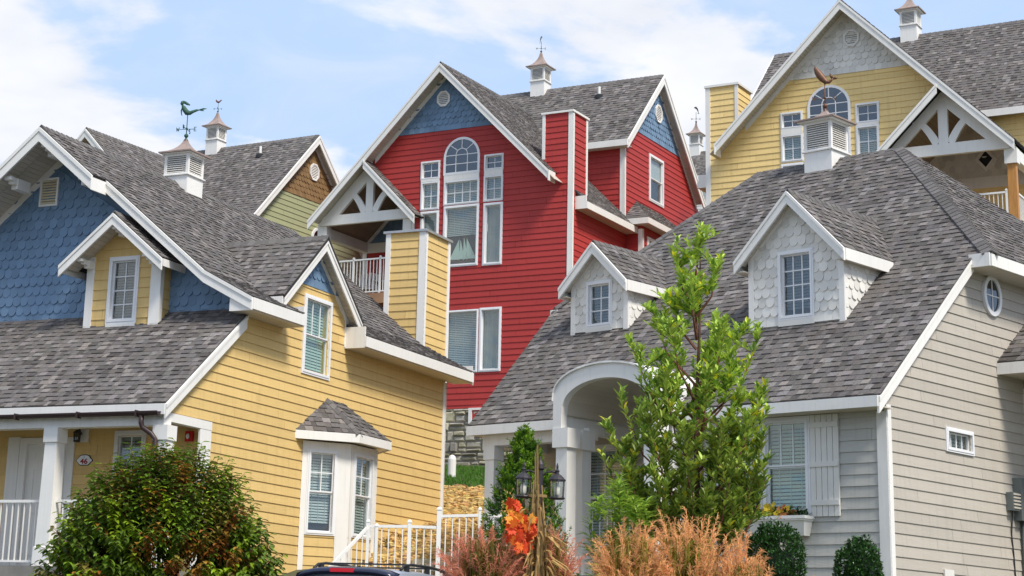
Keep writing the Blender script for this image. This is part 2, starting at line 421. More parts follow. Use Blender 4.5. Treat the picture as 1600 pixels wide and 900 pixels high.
def raker(T, P, a0, b0, a1, b1, h, t0=0.0, t1=0.04, name='rake_board', parent=None, shadow=True):
    # board whose top edge runs (a0,b0)->(a1,b1), ends cut plumb
    if a1 < a0: a0, b0, a1, b1 = a1, b1, a0, b0
    mb = MB().prism(P, [(a0, b0 - h), (a1, b1 - h), (a1, b1), (a0, b0)], t0, t1, 1.0, True)
    if shadow: mb.prism(P, [(a0, b0 - h * 0.28), (a1, b1 - h * 0.28), (a1, b1 + 0.004), (a0, b0 + 0.004)], t1, t1 + 0.018, 1.0, True)
    return T.part(name, mb, M_WHT, parent)
def planks(T, P, poly, h0, h1, w=0.1, along='a', mt=None, name='soffit', gap=0.006):
    mb = MB(); ax = 1 if along == 'a' else 0
    lo = min(p[ax] for p in poly); hi = max(p[ax] for p in poly); c = lo
    while c < hi:
        q = clip(clip(poly, 0, -1, -c), 0, 1, c + w - gap) if ax else clip(clip(poly, -1, 0, -c), 1, 0, c + w - gap)
        if area(q) > 1e-4: mb.prism(P, q, h0, h1, U(0.94, 1.03), True)
        c += w
    mb.prism(P, poly, (h0 + h1) / 2 , (h0 + h1) / 2 + 0.002, 0.35, True)
    return T.part(name, mb, mt or M_CRM)

# ---------------------------------------------------------------- windows and vents
def rectp(a0, b0, a1, b1): return [(a0, b0), (a1, b0), (a1, b1), (a0, b1)]
def window(T, P, a0, b0, a1, b1, sashes=((0, 1, 1, 1),), cas=0.09, blind=None, label=None, cm=None, glas=None, slat=0.05, bfrom=0.0, sill=False, shadeback=None, shade=0):
    """a0..b1 outside of the casing; sashes (f0, f1, nx, ny) as fractions of the inner height, bottom up"""
    ia0, ib0, ia1, ib1 = a0 + cas, b0 + cas, a1 - cas, b1 - cas
    mb = MB().ring(P, rectp(a0, b0, a1, b1), rectp(ia0, ib0, ia1, ib1), -0.10, 0.040)
    mb.ring(P, rectp(a0 + cas * 0.45, b0 + cas * 0.45, a1 - cas * 0.45, b1 - cas * 0.45), rectp(ia0, ib0, ia1, ib1), 0.04, 0.05)
    if sill: mb.rect(P, a0 - 0.04, a1 + 0.04, b0 - 0.05, b0 + 0.01, 0, 0.08)
    fr = T.part('window', mb, cm or M_VNL, label=label)
    T.part('room_shade', MB().rect(P, ia0, ia1, ib0, ib1, -0.149, -0.14), shadeback or M_DARK, fr)
    H = ib1 - ib0
    if shade: T.part('roller_shade', MB().rect(P, ia0, ia1, ib0 + H * shade, ib1, -0.07, -0.055), M_VNL, fr)
    if blind:
        m2 = MB(); z = ib1 - 0.03; bfrom = bfrom or random.choice((0, 0, 0, 0, .12)); zb = ib0 + bfrom * H
        m2.rect(P, ia0 + .01, ia1 - .01, z - 0.02, ib1, -0.13, -0.09)
        while z > zb + 0.02:
            z -= slat; m2.prism(P, [(ia0 + .01, z), (ia1 - .01, z), (ia1 - .01, z + slat * 0.72), (ia0 + .01, z + slat * 0.72)], -0.125, lambda a, b, z=z: -0.10 - 0.02 * (b - z) / slat, U(0.93, 1.0), True)
        for f in (0.22, 0.5, 0.78): m2.rect(P, ia0 + (ia1 - ia0) * f - .004, ia0 + (ia1 - ia0) * f + .004, zb, ib1, -0.1, -0.094)
        T.part('blind', m2, blind, fr)
    sm = MB(); mm = MB(); s = 0.024
    for f0, f1, nx, ny in sashes:
        y0 = ib0 + H * f0; y1 = ib0 + H * f1; d = -0.005 if f0 > 0.01 else -0.03
        sm.ring(P, rectp(ia0, y0, ia1, y1), rectp(ia0 + s, y0 + s, ia1 - s, y1 - s), d - 0.03, d + 0.012)
        x0, x1, yy0, yy1 = ia0 + s, ia1 - s, y0 + s, y1 - s
        for i in range(nx):
            for j in range(ny):
                T.part('pane', MB().rect(P, x0 + (x1 - x0) * i / nx, x0 + (x1 - x0) * (i + 1) / nx, yy0 + (yy1 - yy0) * j / ny, yy0 + (yy1 - yy0) * (j + 1) / ny, d - 0.018, d - 0.012), glas or M_GLS, fr)
        for i in range(1, nx): c = x0 + (x1 - x0) * i / nx; mm.rect(P, c - .009, c + .009, yy0, yy1, d - 0.022, d - 0.002)
        for j in range(1, ny): c = yy0 + (yy1 - yy0) * j / ny; mm.rect(P, x0, x1, c - .009, c + .009, d - 0.023, d - 0.003)
    T.part('sash', sm, cm or M_VNL, fr); T.part('muntin', mm, cm or M_VNL, fr)
    return fr
def arcpts(cx, cy, r, n=16, a0=0.0, a1=math.pi, ry=None): return [(cx + r * math.cos(a0 + (a1 - a0) * i / n), cy + (ry or r) * math.sin(a0 + (a1 - a0) * i / n)) for i in range(n + 1)]
def arch_window(T, P, a0, a1, b0, btop, cas=0.068, label=None):
    cx = (a0 + a1) / 2; r = (a1 - a0) / 2; cy = btop - r
    o = [(a0, b0), (a1, b0)] + arcpts(cx, cy, r); i_ = [(a0 + cas, b0 + cas), (a1 - cas, b0 + cas)] + arcpts(cx, cy, r - cas)
    fr = T.part('window', MB().ring(P, o, i_, -0.02, 0.05), M_VNL, label=label)
    T.part('room_shade', MB().prism(P, i_, -0.01, 0.026, 1, True), M_DARK, fr)
    ri = (r - cas)
    mm = MB(); g = 0.011
    T.part('pane', MB().prism(P, i_, 0.029, 0.033, 1, True), M_GLSD, fr)
    for b in (b0 + cas + (cy - b0 - cas) * 0.55, b0 + cas + (cy - b0 - cas) * 1.15): mm.rect(P, cx - ri, cx + ri, b - g, b + g, 0.033, 0.043)
    rr = ri * 0.36; yy = b0 + cas + (cy - b0 - cas) * 1.15
    for sx in (-1, 1): mm.rect(P, cx + sx * rr - g, cx + sx * rr + g, b0 + cas, yy + 0.02, 0.0335, 0.0435)
    mm.ring(P, arcpts(cx, yy, rr + g, 10), arcpts(cx, yy, rr - g, 10), 0.034, 0.044)
    for an in (45, 90, 135):
        c, s_ = math.cos(rad(an)), math.sin(rad(an)); p = (cx + c * rr, yy + s_ * rr); k = ri - (0.0 if an == 90 else 0.0)
        q = (cx + c * k, cy + s_ * k); nx, ny = -s_ * g, c * g
        mm.prism(P, [(p[0] - nx, p[1] - ny), (q[0] - nx, q[1] - ny), (q[0] + nx, q[1] + ny), (p[0] + nx, p[1] + ny)][::-1] if area([(p[0] - nx, p[1] - ny), (q[0] - nx, q[1] - ny), (q[0] + nx, q[1] + ny), (p[0] + nx, p[1] + ny)]) < 0 else [(p[0] - nx, p[1] - ny), (q[0] - nx, q[1] - ny), (q[0] + nx, q[1] + ny), (p[0] + nx, p[1] + ny)], 0.033, 0.0425, 1, True)
    T.part('muntin', mm, M_VNL, fr)
    return fr
def oval_window(T, P, cx, cy, rx, ry, cas=0.07, blindm=None):
    o = arcpts(cx, cy, rx, 28, 0, 2 * math.pi, ry)[:-1]; i_ = arcpts(cx, cy, rx - cas, 28, 0, 2 * math.pi, ry - cas)[:-1]
    fr = T.part('window', MB().ring(P, o, i_, 0.0, 0.06), M_VNL)
    T.part('room_shade', MB().prism(P, i_, 0.0, 0.026, 1, True), blindm or M_DARK, fr)
    T.part('pane', MB().prism(P, i_, 0.03, 0.034, 1, True), M_GLSD, fr)
    T.part('muntin', MB().rect(P, cx - .01, cx + .01, cy - ry + cas, cy + ry - cas, 0.034, 0.044).rect(P, cx - rx + cas, cx + rx - cas, cy - .01, cy + .01, 0.0345, 0.0435), M_VNL, fr)
    return fr
def vent(T, P, cx, cy, w, h, octo=True, sm=None):
    if octo:
        k = 0.414
        pts = lambda sx, sy: [(cx + x * sx, cy + y * sy) for x, y in ((-k, -1), (k, -1), (1, -k), (1, k), (k, 1), (-k, 1), (-1, k), (-1, -k))]
        o = pts(w / 2, h / 2); i_ = pts(w / 2 - .05, h / 2 - .05)
    else: o = rectp(cx - w / 2, cy - h / 2, cx + w / 2, cy + h / 2); i_ = rectp(cx - w / 2 + .04, cy - h / 2 + .04, cx + w / 2 - .04, cy + h / 2 - .04)
    fr = T.part('gable_vent', MB().ring(P, o, i_, 0.0, 0.06), M_WHT)
    T.part('vent_back', MB().prism(P, i_, 0.0, 0.026, 0.6, True), M_CRM, fr)
    b = cy - h / 2 + .05
    while b < cy + h / 2 - .05:
        q = inpoly(rectp(cx - w, b, cx + w, b + 0.03), i_)
        if area(q) > 1e-4: T.part('louvre', MB().prism(P, q, 0.028, lambda a, bb, b=b: 0.052 - 0.6 * (bb - b), 1, True), sm or M_WHT, fr)
        b += 0.052
    return fr
# ---------------------------------------------------------------- cupolas and weathervanes
STROKES = {'N': [((0, 0), (0, 1)), ((0, 1), (.7, 0)), ((.7, 0), (.7, 1))], 'S': [((.6, 1), (0, 1)), ((0, 1), (0, .5)), ((0, .5), (.6, .5)), ((.6, .5), (.6, 0)), ((.6, 0), (0, 0))],
           'E': [((0, 0), (0, 1)), ((0, 1), (.6, 1)), ((0, .5), (.5, .5)), ((0, 0), (.6, 0))], 'W': [((0, 1), (.2, 0)), ((.2, 0), (.42, .8)), ((.42, .8), (.64, 0)), ((.64, 0), (.85, 1))]}
def loft(mb, pts, flat=0.45, n=8, tone=1.0):
    """body along pts (x, z, radius): a rounded, laterally flattened form in the xz plane"""
    rings = []; m = len(pts)
    for i, (x, z, r) in enumerate(pts):
        a, b = pts[max(i - 1, 0)], pts[min(i + 1, m - 1)]; d = Vector((b[0] - a[0], 0, b[1] - a[1])).normalized(); u = Vector((-d[2], 0, d[0]))
        rings.append([Vector((x, 0, z)) + u * r * math.cos(2 * math.pi * k / n) + Vector((0, 1, 0)) * r * flat * math.sin(2 * math.pi * k / n) for k in range(n)])
    v = [p for g in rings for p in g]; f = []
    for i in range(m - 1):
        for k in range(n): k2 = (k + 1) % n; f.append((i * n + k, i * n + k2, (i + 1) * n + k2, (i + 1) * n + k))
    f.append(tuple(range(n))[::-1]); f.append(tuple((m - 1) * n + k for k in range(n)))
    mb.add(v, f, tone)
def weathervane(T, c, kind, mt, mfig, s=1.0, turn=0.0, figturn=0.0, parent=None):
    cx, cy, cz = c
    mb = MB().tube([(cx, cy, cz - .05), (cx, cy, cz + 0.62 * s)], 0.011 * s, 6)
    mb.ell((cx, cy, cz + .10 * s), (.05 * s,) * 3, 12, 8); mb.ell((cx, cy, cz + .27 * s), (.028 * s,) * 3, 8, 6); mb.lathe((cx, cy, cz - .02), [(.05 * s, 0), (.03 * s, .05 * s), (.012, .08 * s)], 10)
    wv = T.part('weathervane', mb, mt, parent, smooth=True)
    am = MB(); lt = []
    for k, ch in enumerate('ESWN'):
        a = turn + k * math.pi / 2; d = Vector((math.cos(a), math.sin(a), 0)); p = Vector((cx, cy, cz + .255 * s))
        am.tube([p, p + d * .17 * s], 0.007 * s, 5)
        l = MB(); o = p + d * .18 * s - Vector((0, 0, .045 * s)); fd = d if (Matrix.Rotation(T.root.rotation_euler.z, 3, 'Z') @ d).x > 0 else -d
        o2 = o if fd == d else o + d * .07 * s
        for (x0, y0), (x1, y1) in STROKES[ch]:
            l.beam(o2 + fd * x0 * .085 * s + Vector((0, 0, y0 * .09 * s)), o2 + fd * x1 * .085 * s + Vector((0, 0, y1 * .09 * s)), .012 * s, .014 * s, up=fd.cross(Vector((0, 0, 1))))
        lt.append(l)
    T.part('direction_arms', am, mt, wv)
    for l in lt: T.part('direction_letter', l, mt, wv)
    f = MB()
    if kind == 'mermaid':
        loft(f, [(.30, .10, .003), (.20, .085, .03), (.12, .055, .035), (.05, 0.02, .05), (-.02, .03, .065), (-.07, .09, .058), (-.105, .15, .05), (-.13, .19, .03), (-.14, .215, .022)], .8)
        loft(f, [(-.145, .21, .02), (-.15, .24, .042), (-.14, .285, .038), (-.13, .31, .012)], .9)
        loft(f, [(-.13, .31, .012), (-.08, .27, .035), (-.02, .235, .03), (.04, .21, .012)], .5)         # hair
        loft(f, [(-.12, .17, .024), (-.155, .08, .018), (-.145, -.01, .012), (-.13, -.04, .008)], .9)    # arm
        loft(f, [(-.06, .12, .02), (.0, .05, .018), (.08, -.01, .012)], .9)
        loft(f, [(.25, .095, .012), (.36, .12, .022), (.44, .125, .004)], .3)
        loft(f, [(.25, .095, .012), (.33, .085, .018), (.38, .07, .004)], .3)
    elif kind == 'whale':
        loft(f, [(-.19, .34, .004), (-.18, .29, .035), (-.145, .22, .062), (-.09, .13, .075), (-.03, .05, .07), (.03, -.01, .05), (.09, -.02, .034), (.14, .02, .022), (.17, .055, .014)], .6)
        loft(f, [(.16, .05, .02), (.13, .11, .03), (.105, .17, .004)], .35)
        loft(f, [(.16, .05, .02), (.22, .06, .028), (.27, .07, .004)], .35)
        loft(f, [(-.03, .02, .02), (.0, -.05, .012), (.02, -.07, .004)], .5)
    elif kind == 'rooster':
        loft(f, [(-.14, .17, .006), (-.12, .10, .045), (-.06, .04, .06), (.02, .02, .06), (.08, .07, .04), (.13, .16, .012), (.15, .22, .004)], .5)
        loft(f, [(.08, .09, .03), (.17, .12, .02), (.2, .16, .004)], .3)
    else:  # leaping dolphin
        loft(f, [(-.16, .17, .006), (-.10, .225, .03), (-.02, .24, .052), (.07, .20, .052), (.13, .12, .036), (.16, .04, .02), (.18, -.01, .012)], .6)
        loft(f, [(.175, 0, .014), (.22, -.03, .02), (.25, -.05, .004)], .3); loft(f, [(.175, 0, .014), (.14, -.05, .02), (.12, -.08, .004)], .3)
        loft(f, [(.02, .25, .02), (.07, .31, .004)], .3); loft(f, [(-.03, .2, .018), (-.07, .13, .004)], .3)
    ca, sa = math.cos(figturn), math.sin(figturn)
    f.v = [(cx + s * (x * ca - y * sa), cy + s * (x * sa + y * ca), cz + .62 * s + s * z) for x, y, z in f.v]
    T.part(kind + '_figure' if kind != 'dolphin' else 'dolphin_figure', f, mfig, wv, smooth=True)
    return wv
def cupola(T, cx, cy, zb, zs, zl, peak, half=0.29, eave=0.40, roofm=None):
    """zb bottom, zs top of the plain base, zl top of the louvred box, peak tip of the metal roof"""
    base = MB().box(cx - half, cx + half, cy - half, cy + half, zb, zs)
    cu = T.part('cupola', base, M_WHT)
    T.part('cupola_ledge', MB().box(cx - half - .035, cx + half + .035, cy - half - .035, cy + half + .035, zs, zs + .022), M_WHT, cu)
    T.part('louvre_backing', MB().box(cx - half + .05, cx + half - .05, cy - half + .05, cy + half - .05, zs + .02, zl - .01, 0.45), M_CRM, cu)
    ps = MB()
    for sx in (-1, 1):
        for sy in (-1, 1): ps.box(cx + sx * half - (.06 if sx > 0 else 0), cx + sx * half + (0 if sx > 0 else .06), cy + sy * half - (.06 if sy > 0 else 0), cy + sy * half + (0 if sy > 0 else .06), zs + .022, zl)
    for z0, z1 in ((zs + .0225, zs + .06), (zl - .05, zl - .0005)):
        for sg in (-1, 1):
            y = cy + sg * (half - .02); ps.box(cx - half + .06, cx + half - .06, y - .018, y + .018, z0, z1)
            x = cx + sg * (half - .02); ps.box(x - .018, x + .018, cy - half + .06, cy + half - .06, z0, z1)
    T.part('cupola_frame', ps, M_WHT, cu)
    z = zs + .075; k = 0
    while z < zl - .07:
        for P, c in ((front(cy - half + .045), cx), (PL((cx + half - .045, 0, 0), (0, 1, 0), Z), cy)):
            T.part('louvre', MB().prism(P, rectp(c - half + .06, z, c + half - .06, z + .022), -0.01, lambda a, b, z=z: 0.036 - 1.0 * (b - z), U(.95, 1.02), True), M_WHT, cu)
        for P, c in ((PL((0, cy + half - .045, 0), (-1, 0, 0), Z), -cx), (PL((cx - half + .045, 0, 0), (0, -1, 0), Z), -cy)):
            T.part('louvre', MB().prism(P, rectp(c - half + .06, z, c + half - .06, z + .022), -0.01, 0.03, 1, True), M_WHT, cu)
        z += .043
    T.part('cupola_cornice', MB().box(cx - eave + .03, cx + eave - .03, cy - eave + .03, cy + eave - .03, zl, zl + .04), M_WHT, cu)
    h = peak - zl - .04; pr = [(eave + .012, -.02), (eave + .012, .008)]
    for i in range(9):
        t = i / 8; pr.append((eave * (1 - t) ** 1.35 + .03 * t, .012 + h * (0.34 * t + 0.66 * t ** 2.1)))
    T.part('cupola_roof', MB().lathe((cx, cy, zl + .04), pr, sq=True), roofm or M_COP, cu)
    return cu
def vent_pipe(T, p, h=.3):
    mb = MB().tube([p, (p[0], p[1], p[2] + h)], .045, 10)
    o = T.part('vent_pipe', mb, M_WHT); T.part('pipe_boot', MB().lathe((p[0], p[1], p[2] - .1), [(.16, 0), (.13, .12), (.05, .17)], 12), M_DARK, o)

def railing(T, pts, z0s, h=1.0, sp=0.115, post=0.06, mt=None, top=0.05, posts=True, bot=0.08):
    """pts plan polyline with floor heights z0s; pickets, rails and posts are parts"""
    mt = mt or M_WHT
    for i in range(len(pts) - 1):
        a = Vector((*pts[i], z0s[i])); b = Vector((*pts[i + 1], z0s[i + 1])); up = Vector((0, 0, 1))
        T.part('top_rail', MB().beam(a + up * h, b + up * h, top, .045), mt)
        T.part('bottom_rail', MB().beam(a + up * bot, b + up * bot, .035, .035), mt)
        d = b - a; n = max(1, round(Vector((d.x, d.y)).length / sp))
        for k in range(1, n):
            p = a + d * k / n; T.piece('baluster', MB().box(p.x - .009, p.x + .009, p.y - .009, p.y + .009, p.z + bot, p.z + h - .02), mt, None)
    if posts:
        for (x, y), z in zip(pts, z0s): T.part('post', MB().box(x - post / 2, x + post / 2, y - post / 2, y + post / 2, z, z + h + .05).lathe((x, y, z + h + .05), [(post * .6, 0), (post * .6, .015), (.01, .035)], sq=True), mt)

# ---------------------------------------------------------------- the big gabled house (built three times, once mirrored)
def big_house(label, loc, yaw, dz, mir, msid, mscale, mpost, vane, mtop=None, main_eave=3.15, low=6.0, detail=True, bal_scale=None, mside=None, plain=False):
    T = Thing('gabled_house', label, 'house', (loc[0], loc[1], dz), rad(yaw), 'tall gabled houses up the hill', mir)
    mscale2 = mtop or mscale; s2 = math.sqrt(.5); Zr = 17.97; ur = -3.95
    rz = lambda u: Zr - abs(u - ur)
    bs = low
    # front wall with the chimney face in the same plane
    F = front(0); e = .12; ct = 14.25 if plain else 16.18
    polys = [[(-5.0, 8.13), (0, 8.13), (0, rz(0) - e), (ur, Zr - e), (-5.0, rz(-5.0) - e)],
             [(-6.39, 15.35 - e), (-5.0, 15.35 - 1.39 - e), (-5.0, rz(-5.0) - e), (-6.39, rz(-6.39) - e)],
             [(-.87, rz(-.87) - e), (0, rz(0) - e), (0, ct), (-.87, ct)]]
    sz = 16.085
    low_ = [clip(p, 0, 1, sz) for p in polys[:2]] + [polys[2]]; hi_ = [clip(clip(p, 0, -1, -sz), 1, 0, -.87) for p in polys[:2]]
    outer = [(-4.75, 14.68, -4.12, 15.22), (-4.73, 13.78, -4.12, 14.62), (-4.71, 12.08, -4.11, 13.75), (-3.98, 13.86, -2.84, 14.58), (-3.96, 12.08, -2.83, 13.84), (-2.70, 14.76, -2.09, 15.22), (-2.70, 13.86, -2.09, 14.61), (-2.69, 12.05, -2.08, 13.82), (-3.80, 9.1, -2.76, 10.85), (-2.73, 9.1, -2.05, 10.87)]
    cuts = [(q[0] + .04, q[1] + .04, q[2] - .04, q[3] - .04) for q in outer]
    siding(T, F, low_, msid, 11.849, cuts, name='front_wall')
    scales(T, F, hi_, mscale, sz, name='gable_shingles')
    W = lambda *a, **k: window(T, F, *a, **k)
    W(-4.75, 14.68, -4.12, 15.22, ((0, 1, 2, 2),), .05, None, glas=M_GLSD); W(-4.73, 13.78, -4.12, 14.62, ((0, 1, 2, 2),), .055, M_BLD); W(-4.71, 12.08, -4.11, 13.75, ((0, 1, 1, 1),), .066, M_BLD, slat=.03)
    arch_window(T, F, -4.0, -2.84, 14.74, 15.82)
    trim(T, F, 'mullion_panel', -3.98, -2.85, 14.58, 14.745, 0, .045); trim(T, F, 'mullion_panel', -4.73, -4.13, 14.615, 14.685, 0, .045); trim(T, F, 'mullion_panel', -2.69, -2.1, 14.6, 14.77, 0, .045)
    W(-3.98, 13.86, -2.84, 14.58, ((0, 1, 4, 2),), .055, M_BLD); W(-3.96, 12.08, -2.83, 13.84, ((0, 1, 1, 1),), .066, M_BLD, bfrom=.52)
    W(-2.70, 14.76, -2.09, 15.22, ((0, 1, 2, 2),), .05, None, glas=M_GLSD); W(-2.70, 13.86, -2.09, 14.61, ((0, 1, 2, 2),), .055, M_BLD); W(-2.69, 12.05, -2.08, 13.82, ((0, 1, 1, 1),), .066, M_BLD, slat=.03)
    W(-3.80, 9.1, -2.76, 10.85, ((0, 1, 1, 1),), .05, M_BLD); W(-2.73, 9.1, -2.05, 10.87, ((0, 1, 1, 1),), .066, M_BLD, slat=.03)
    vent(T, F, -4.07, 17.03, .42, .46)
    # stone base
    mb = MB().box(-5, 0, 0, .3, bs - 1.5, 8.13); sw = T.part('stone_base', mb, M_MORT)
    if low < 7:
        z = bs - .2
        while z < 8.1:
            h = min(U(.16, .34), 8.12 - z); a = -5.0
            while a < -.02:
                wd = min(U(.16, .5), -a)
                k_ = U(.35, .65); sub = [(z, z + h)] if h < .2 or R() < .35 else [(z, z + h * k_), (z + h * k_, z + h)]
                for q0, q1 in sub:
                    g = .012; x0, x1, y0, y1 = a + g, a + wd - g, q0 + g, q1 - g
                    if y1 - y0 > .03 and x1 - x0 > .03:
                        b = .032; d = U(.025, .10); j = lambda: U(-.012, .012)
                        t = random.choice((U(.55, .8), U(.75, 1.1), U(.95, 1.35))); wm = U(.75, 1.0); tt = (t, t * (.93 + .07 * wm), t * wm); m2 = MB()
                        o = [F.p(x0 + j(), y0 + j(), 0), F.p(x1 + j(), y0 + j(), 0), F.p(x1 + j(), y1 + j(), 0), F.p(x0 + j(), y1 + j(), 0)]
                        i_ = [F.p(x0 + b, y0 + b, d), F.p(x1 - b, y0 + b, d + j()), F.p(x1 - b, y1 - b, d), F.p(x0 + b, y1 - b, d + j())]
                        m2.add(o + i_, [(4, 5, 6, 7), (0, 1, 5, 4), (1, 2, 6, 5), (2, 3, 7, 6), (3, 0, 4, 7)], tt)
                        T.piece('stone', m2, M_STONE, sw)
                a += wd
            z += h
        T.part('base_window_frame', MB().ring(F, rectp(-2.95, 7.7, -2.2, 8.12), rectp(-2.85, 7.78, -2.3, 8.06), 0, .12), M_WHT)
        T.part('base_window_panel', MB().rect(F, -2.85, -2.3, 7.78, 8.06, 0, .09), msid)
    # right side wall: front block, main block and chimney cheek
    S = right(0); rv_, rzz = 5.8, 18.85
    side = mside or msid
    wall = [[(0, 5.2), (9.2, 5.2), (9.2, 13.6), (0, 13.6)], [(0, 13.6), (.93, 13.6), (.93, 13.95), (0, 13.95)] if plain else [(0, 13.6), (.93, 13.6), (.93, 16.18), (0, 16.18)],
            [(main_eave + .3, 13.6), (9.2, 13.6), (9.2, rzz - 3.4 - e), (rv_, rzz - e), (main_eave + .3, rzz - (rv_ - main_eave - .3) - e)]]
    lw = [clip(p, 0, 1, 16.75) for p in wall]; hw = [clip(wall[2], 0, -1, -16.75)]
    siding(T, S, lw, side, 11.849, [(5.31, 14.91, 6.29, 16.24)] if not plain else [], name='side_wall'); scales(T, S, hw, mscale2, 16.75, name='side_gable_shingles')
    if not plain:
        siding(T, left(-.87), [[(-.93, 14), (0, 14), (0, 16.18), (-.93, 16.18)]], side, 11.849, name='chimney_cheek')
        siding(T, PL((0, .93, 0), (-1, 0, 0), Z), [[(0, 14), (.87, 14), (.87, 16.18), (0, 16.18)]], side, 11.849, name='chimney_cheek')
    trim(T, F, 'corner_board', -.1, .035, 8.1, ct - .4 * plain); trim(T, S, 'corner_board', -.03, .09, 8.1, ct - .4 * plain, 0, .035)
    if not plain: trim(T, F, 'corner_board', -.9, -.81, 14.9, 16.18); trim(T, S, 'corner_board', .85, .955, 13.9, 16.18, 0, .03)
    trim(T, F, 'corner_board', -5.02, -4.9, 8.1, 13.55)
    if not plain: T.part('chimney_cap', MB().box(-.93, .06, -.06, .99, 16.18, 16.24), M_WHT)
    if not plain: window(T, S, 5.25, 14.85, 6.35, 16.3, ((0, .5, 1, 1), (.5, 1, 1, 1)), .08, None, shade=.48)
    else: oval_window(T, S, 6.32, 15.55, .36, .40, .08, M_BLD)
    vent(T, S, 5.95, 17.7, .5, .55)
    trim(T, S, 'corner_board', main_eave + .28, main_eave + .4, 13.9, rzz - (rv_ - main_eave - .3) - .1, 0, .035)
    # upper front wall of the main block
    mw = main_eave + .32
    siding(T, front(mw), [[(ur, 13.4), (-.02, 13.4), (-.02, rzz - (rv_ - mw) - .1), (ur, rzz - (rv_ - mw) - .1)]], msid, 11.849, name='upper_wall', core=.05)
    trim(T, front(mw), 'corner_board', -.11, .035, 13.7, rzz - (rv_ - mw) - .15)
    # other walls, unseen but solid
    B = MB(); B.box(-5, 0, 9.05, 9.2, 5.2, 15.3); B.box(-8.15, -5, 9.05, 9.2, 5.2, 15.3); B.box(-8.15, -8.0, 2.6, 9.05, 5.2, 15.3); B.box(-5, -4.85, .16, 2.6, 5.2, 13.9)
    B.add([(-8.15, 2.6, 15.2), (-8.15, 9.05, 15.2), (-8.15, 5.8, 18.6), (-8.05, 2.6, 15.2), (-8.05, 9.05, 15.2), (-8.05, 5.8, 18.6)], [(0, 2, 1), (3, 4, 5)])
    T.part('rear_wall', B, msid)
    # roofs
    oh = .5; D = 5.8
    # front gable, right slope
    ez = rz(.35); sl_ = (.35 - ur) / s2
    Rf = roof(T, (.35, -oh, ez), (0, 1, 0), (-s2, 0, s2), [[(0, (.35 + .45) / s2), (.72, (.35 + .45) / s2), (.72, 0), (4.2, 0), (D + oh, 2.3), (D + oh, sl_), (0, sl_)]])
    lz = rz(-8.2)
    Lf = roof(T, (-8.2, D, lz), (0, -1, 0), (s2, 0, s2), [rectp(0, 0, D + oh, (8.2 + ur) / s2)])
    ridge(T, (ur, -oh, Zr), (ur, 5.0, Zr), (-1, 0, -1), (1, 0, -1))
    # porch gable right slope
    roof(T, (-4.62, -oh, 15.35 - 1.77), (0, 1, 0), (-s2, 0, s2), [rectp(0, 0, .5, 1.77 / s2)])
    # main block
    ov = .25
    fe = main_eave; fz = rzz - (rv_ - fe); sl2 = (rv_ - fe) / s2
    roof(T, (ur, fe, fz), (1, 0, 0), (0, s2, s2), [rectp(-1.05, 0, ov - ur, sl2)])
    le = 2.3; lz2 = rzz - (rv_ - le)
    roof(T, (-8.45, le, lz2), (1, 0, 0), (0, s2, s2), [rectp(0, 0, 8.45 - 5.0, (rv_ - le) / s2)])
    siding(T, front(le + .35), [[(-8.15, 13.2), (-5.2, 13.2), (-5.2, lz2 + .15), (-8.15, lz2 + .15)]], msid, 11.849, name='upper_wall', core=.05)
    roof(T, (ov, 9.05, rzz - 3.25), (-1, 0, 0), (0, -s2, s2), [rectp(0, 0, ov + 8.45, 3.25 / s2)], tw=(.5, .9))
    ridge(T, (-8.45, rv_, rzz), (ov, rv_, rzz), (0, -1, -1), (0, 1, -1))
    # boards at the rakes
    PF = front(-oh)
    raker(T, PF, ur, Zr - .02, -.45, rz(-.45) - .02, .26); raker(T, PF, -8.22, rz(-8.22) - .02, ur, Zr - .02, .26)
    raker(T, PF, -6.39, 15.33, -4.62, 13.56, .25, .02, .05)
    T.part('rake_end', MB().rect(PF, -.45, -.42, rz(-.45) - .32, rz(-.45) - .02, -.35, .06), M_WHT)
    # frieze at the wall and sloping soffits
    raker(T, F, ur, Zr - .13, -1.1, rz(-1.1) - .13, .16, 0, .03, 'frieze_board', None, False); raker(T, F, -6.3, rz(-6.3) - .13, ur, Zr - .13, .16, 0, .03, 'frieze_board', None, False)
    PR = PL((.35, -oh, ez), (0, 1, 0), (-s2, 0, s2)); PLf = PL((-8.2, D, lz), (0, -1, 0), (s2, 0, s2))
    planks(T, PR, rectp(0.01, .8, oh - .01, sl_ - .03), -.09, -.07); planks(T, PLf, rectp(D + .01, 0.02, D + oh - .01, (8.2 + ur) / s2 - .03), -.09, -.07)
    PS = right(ov)
    raker(T, PS, fe, fz - .02, rv_, rzz - .02, .26); raker(T, PS, rv_, rzz - .02, 9.05, rzz - 3.27, .26)
    P2 = PL((ur, fe, fz), (1, 0, 0), (0, s2, s2)); P3 = PL((ov, 9.05, rzz - 3.25), (-1, 0, 0), (0, -s2, s2))
    planks(T, P2, rectp(-ur + .01, 0, -ur + ov - .01, sl2), -.09, -.07); planks(T, P3, rectp(.01, 0, ov - .01, 3.25 / s2), -.09, -.07)
    raker(T, S, mw, rzz - (rv_ - mw) - .13, rv_, rzz - .13, .13, 0, .03, 'frieze_board', None, False); raker(T, S, rv_, rzz - .13, 9.0, rzz - 3.33, .13, 0, .03, 'frieze_board', None, False)
    T.part('eave_fascia', MB().box(ur + 1.2, ov + .01, fe - .03, fe, fz - .2, fz - .01), M_WHT)
    T.part('soffit', MB().box(ur + 1.2, ov - .01, fe, mw, fz - .19, fz - .17), M_CRM)
    T.part('eave_fascia', MB().box(-8.45, -6.3, le - .03, le, lz2 - .2, lz2 - .01), M_WHT)
    # side eave of the front block with its boxed end
    T.part('eave_fascia', MB().box(.35, .385, .2, 3.7, ez - .2, ez - .01), M_WHT)
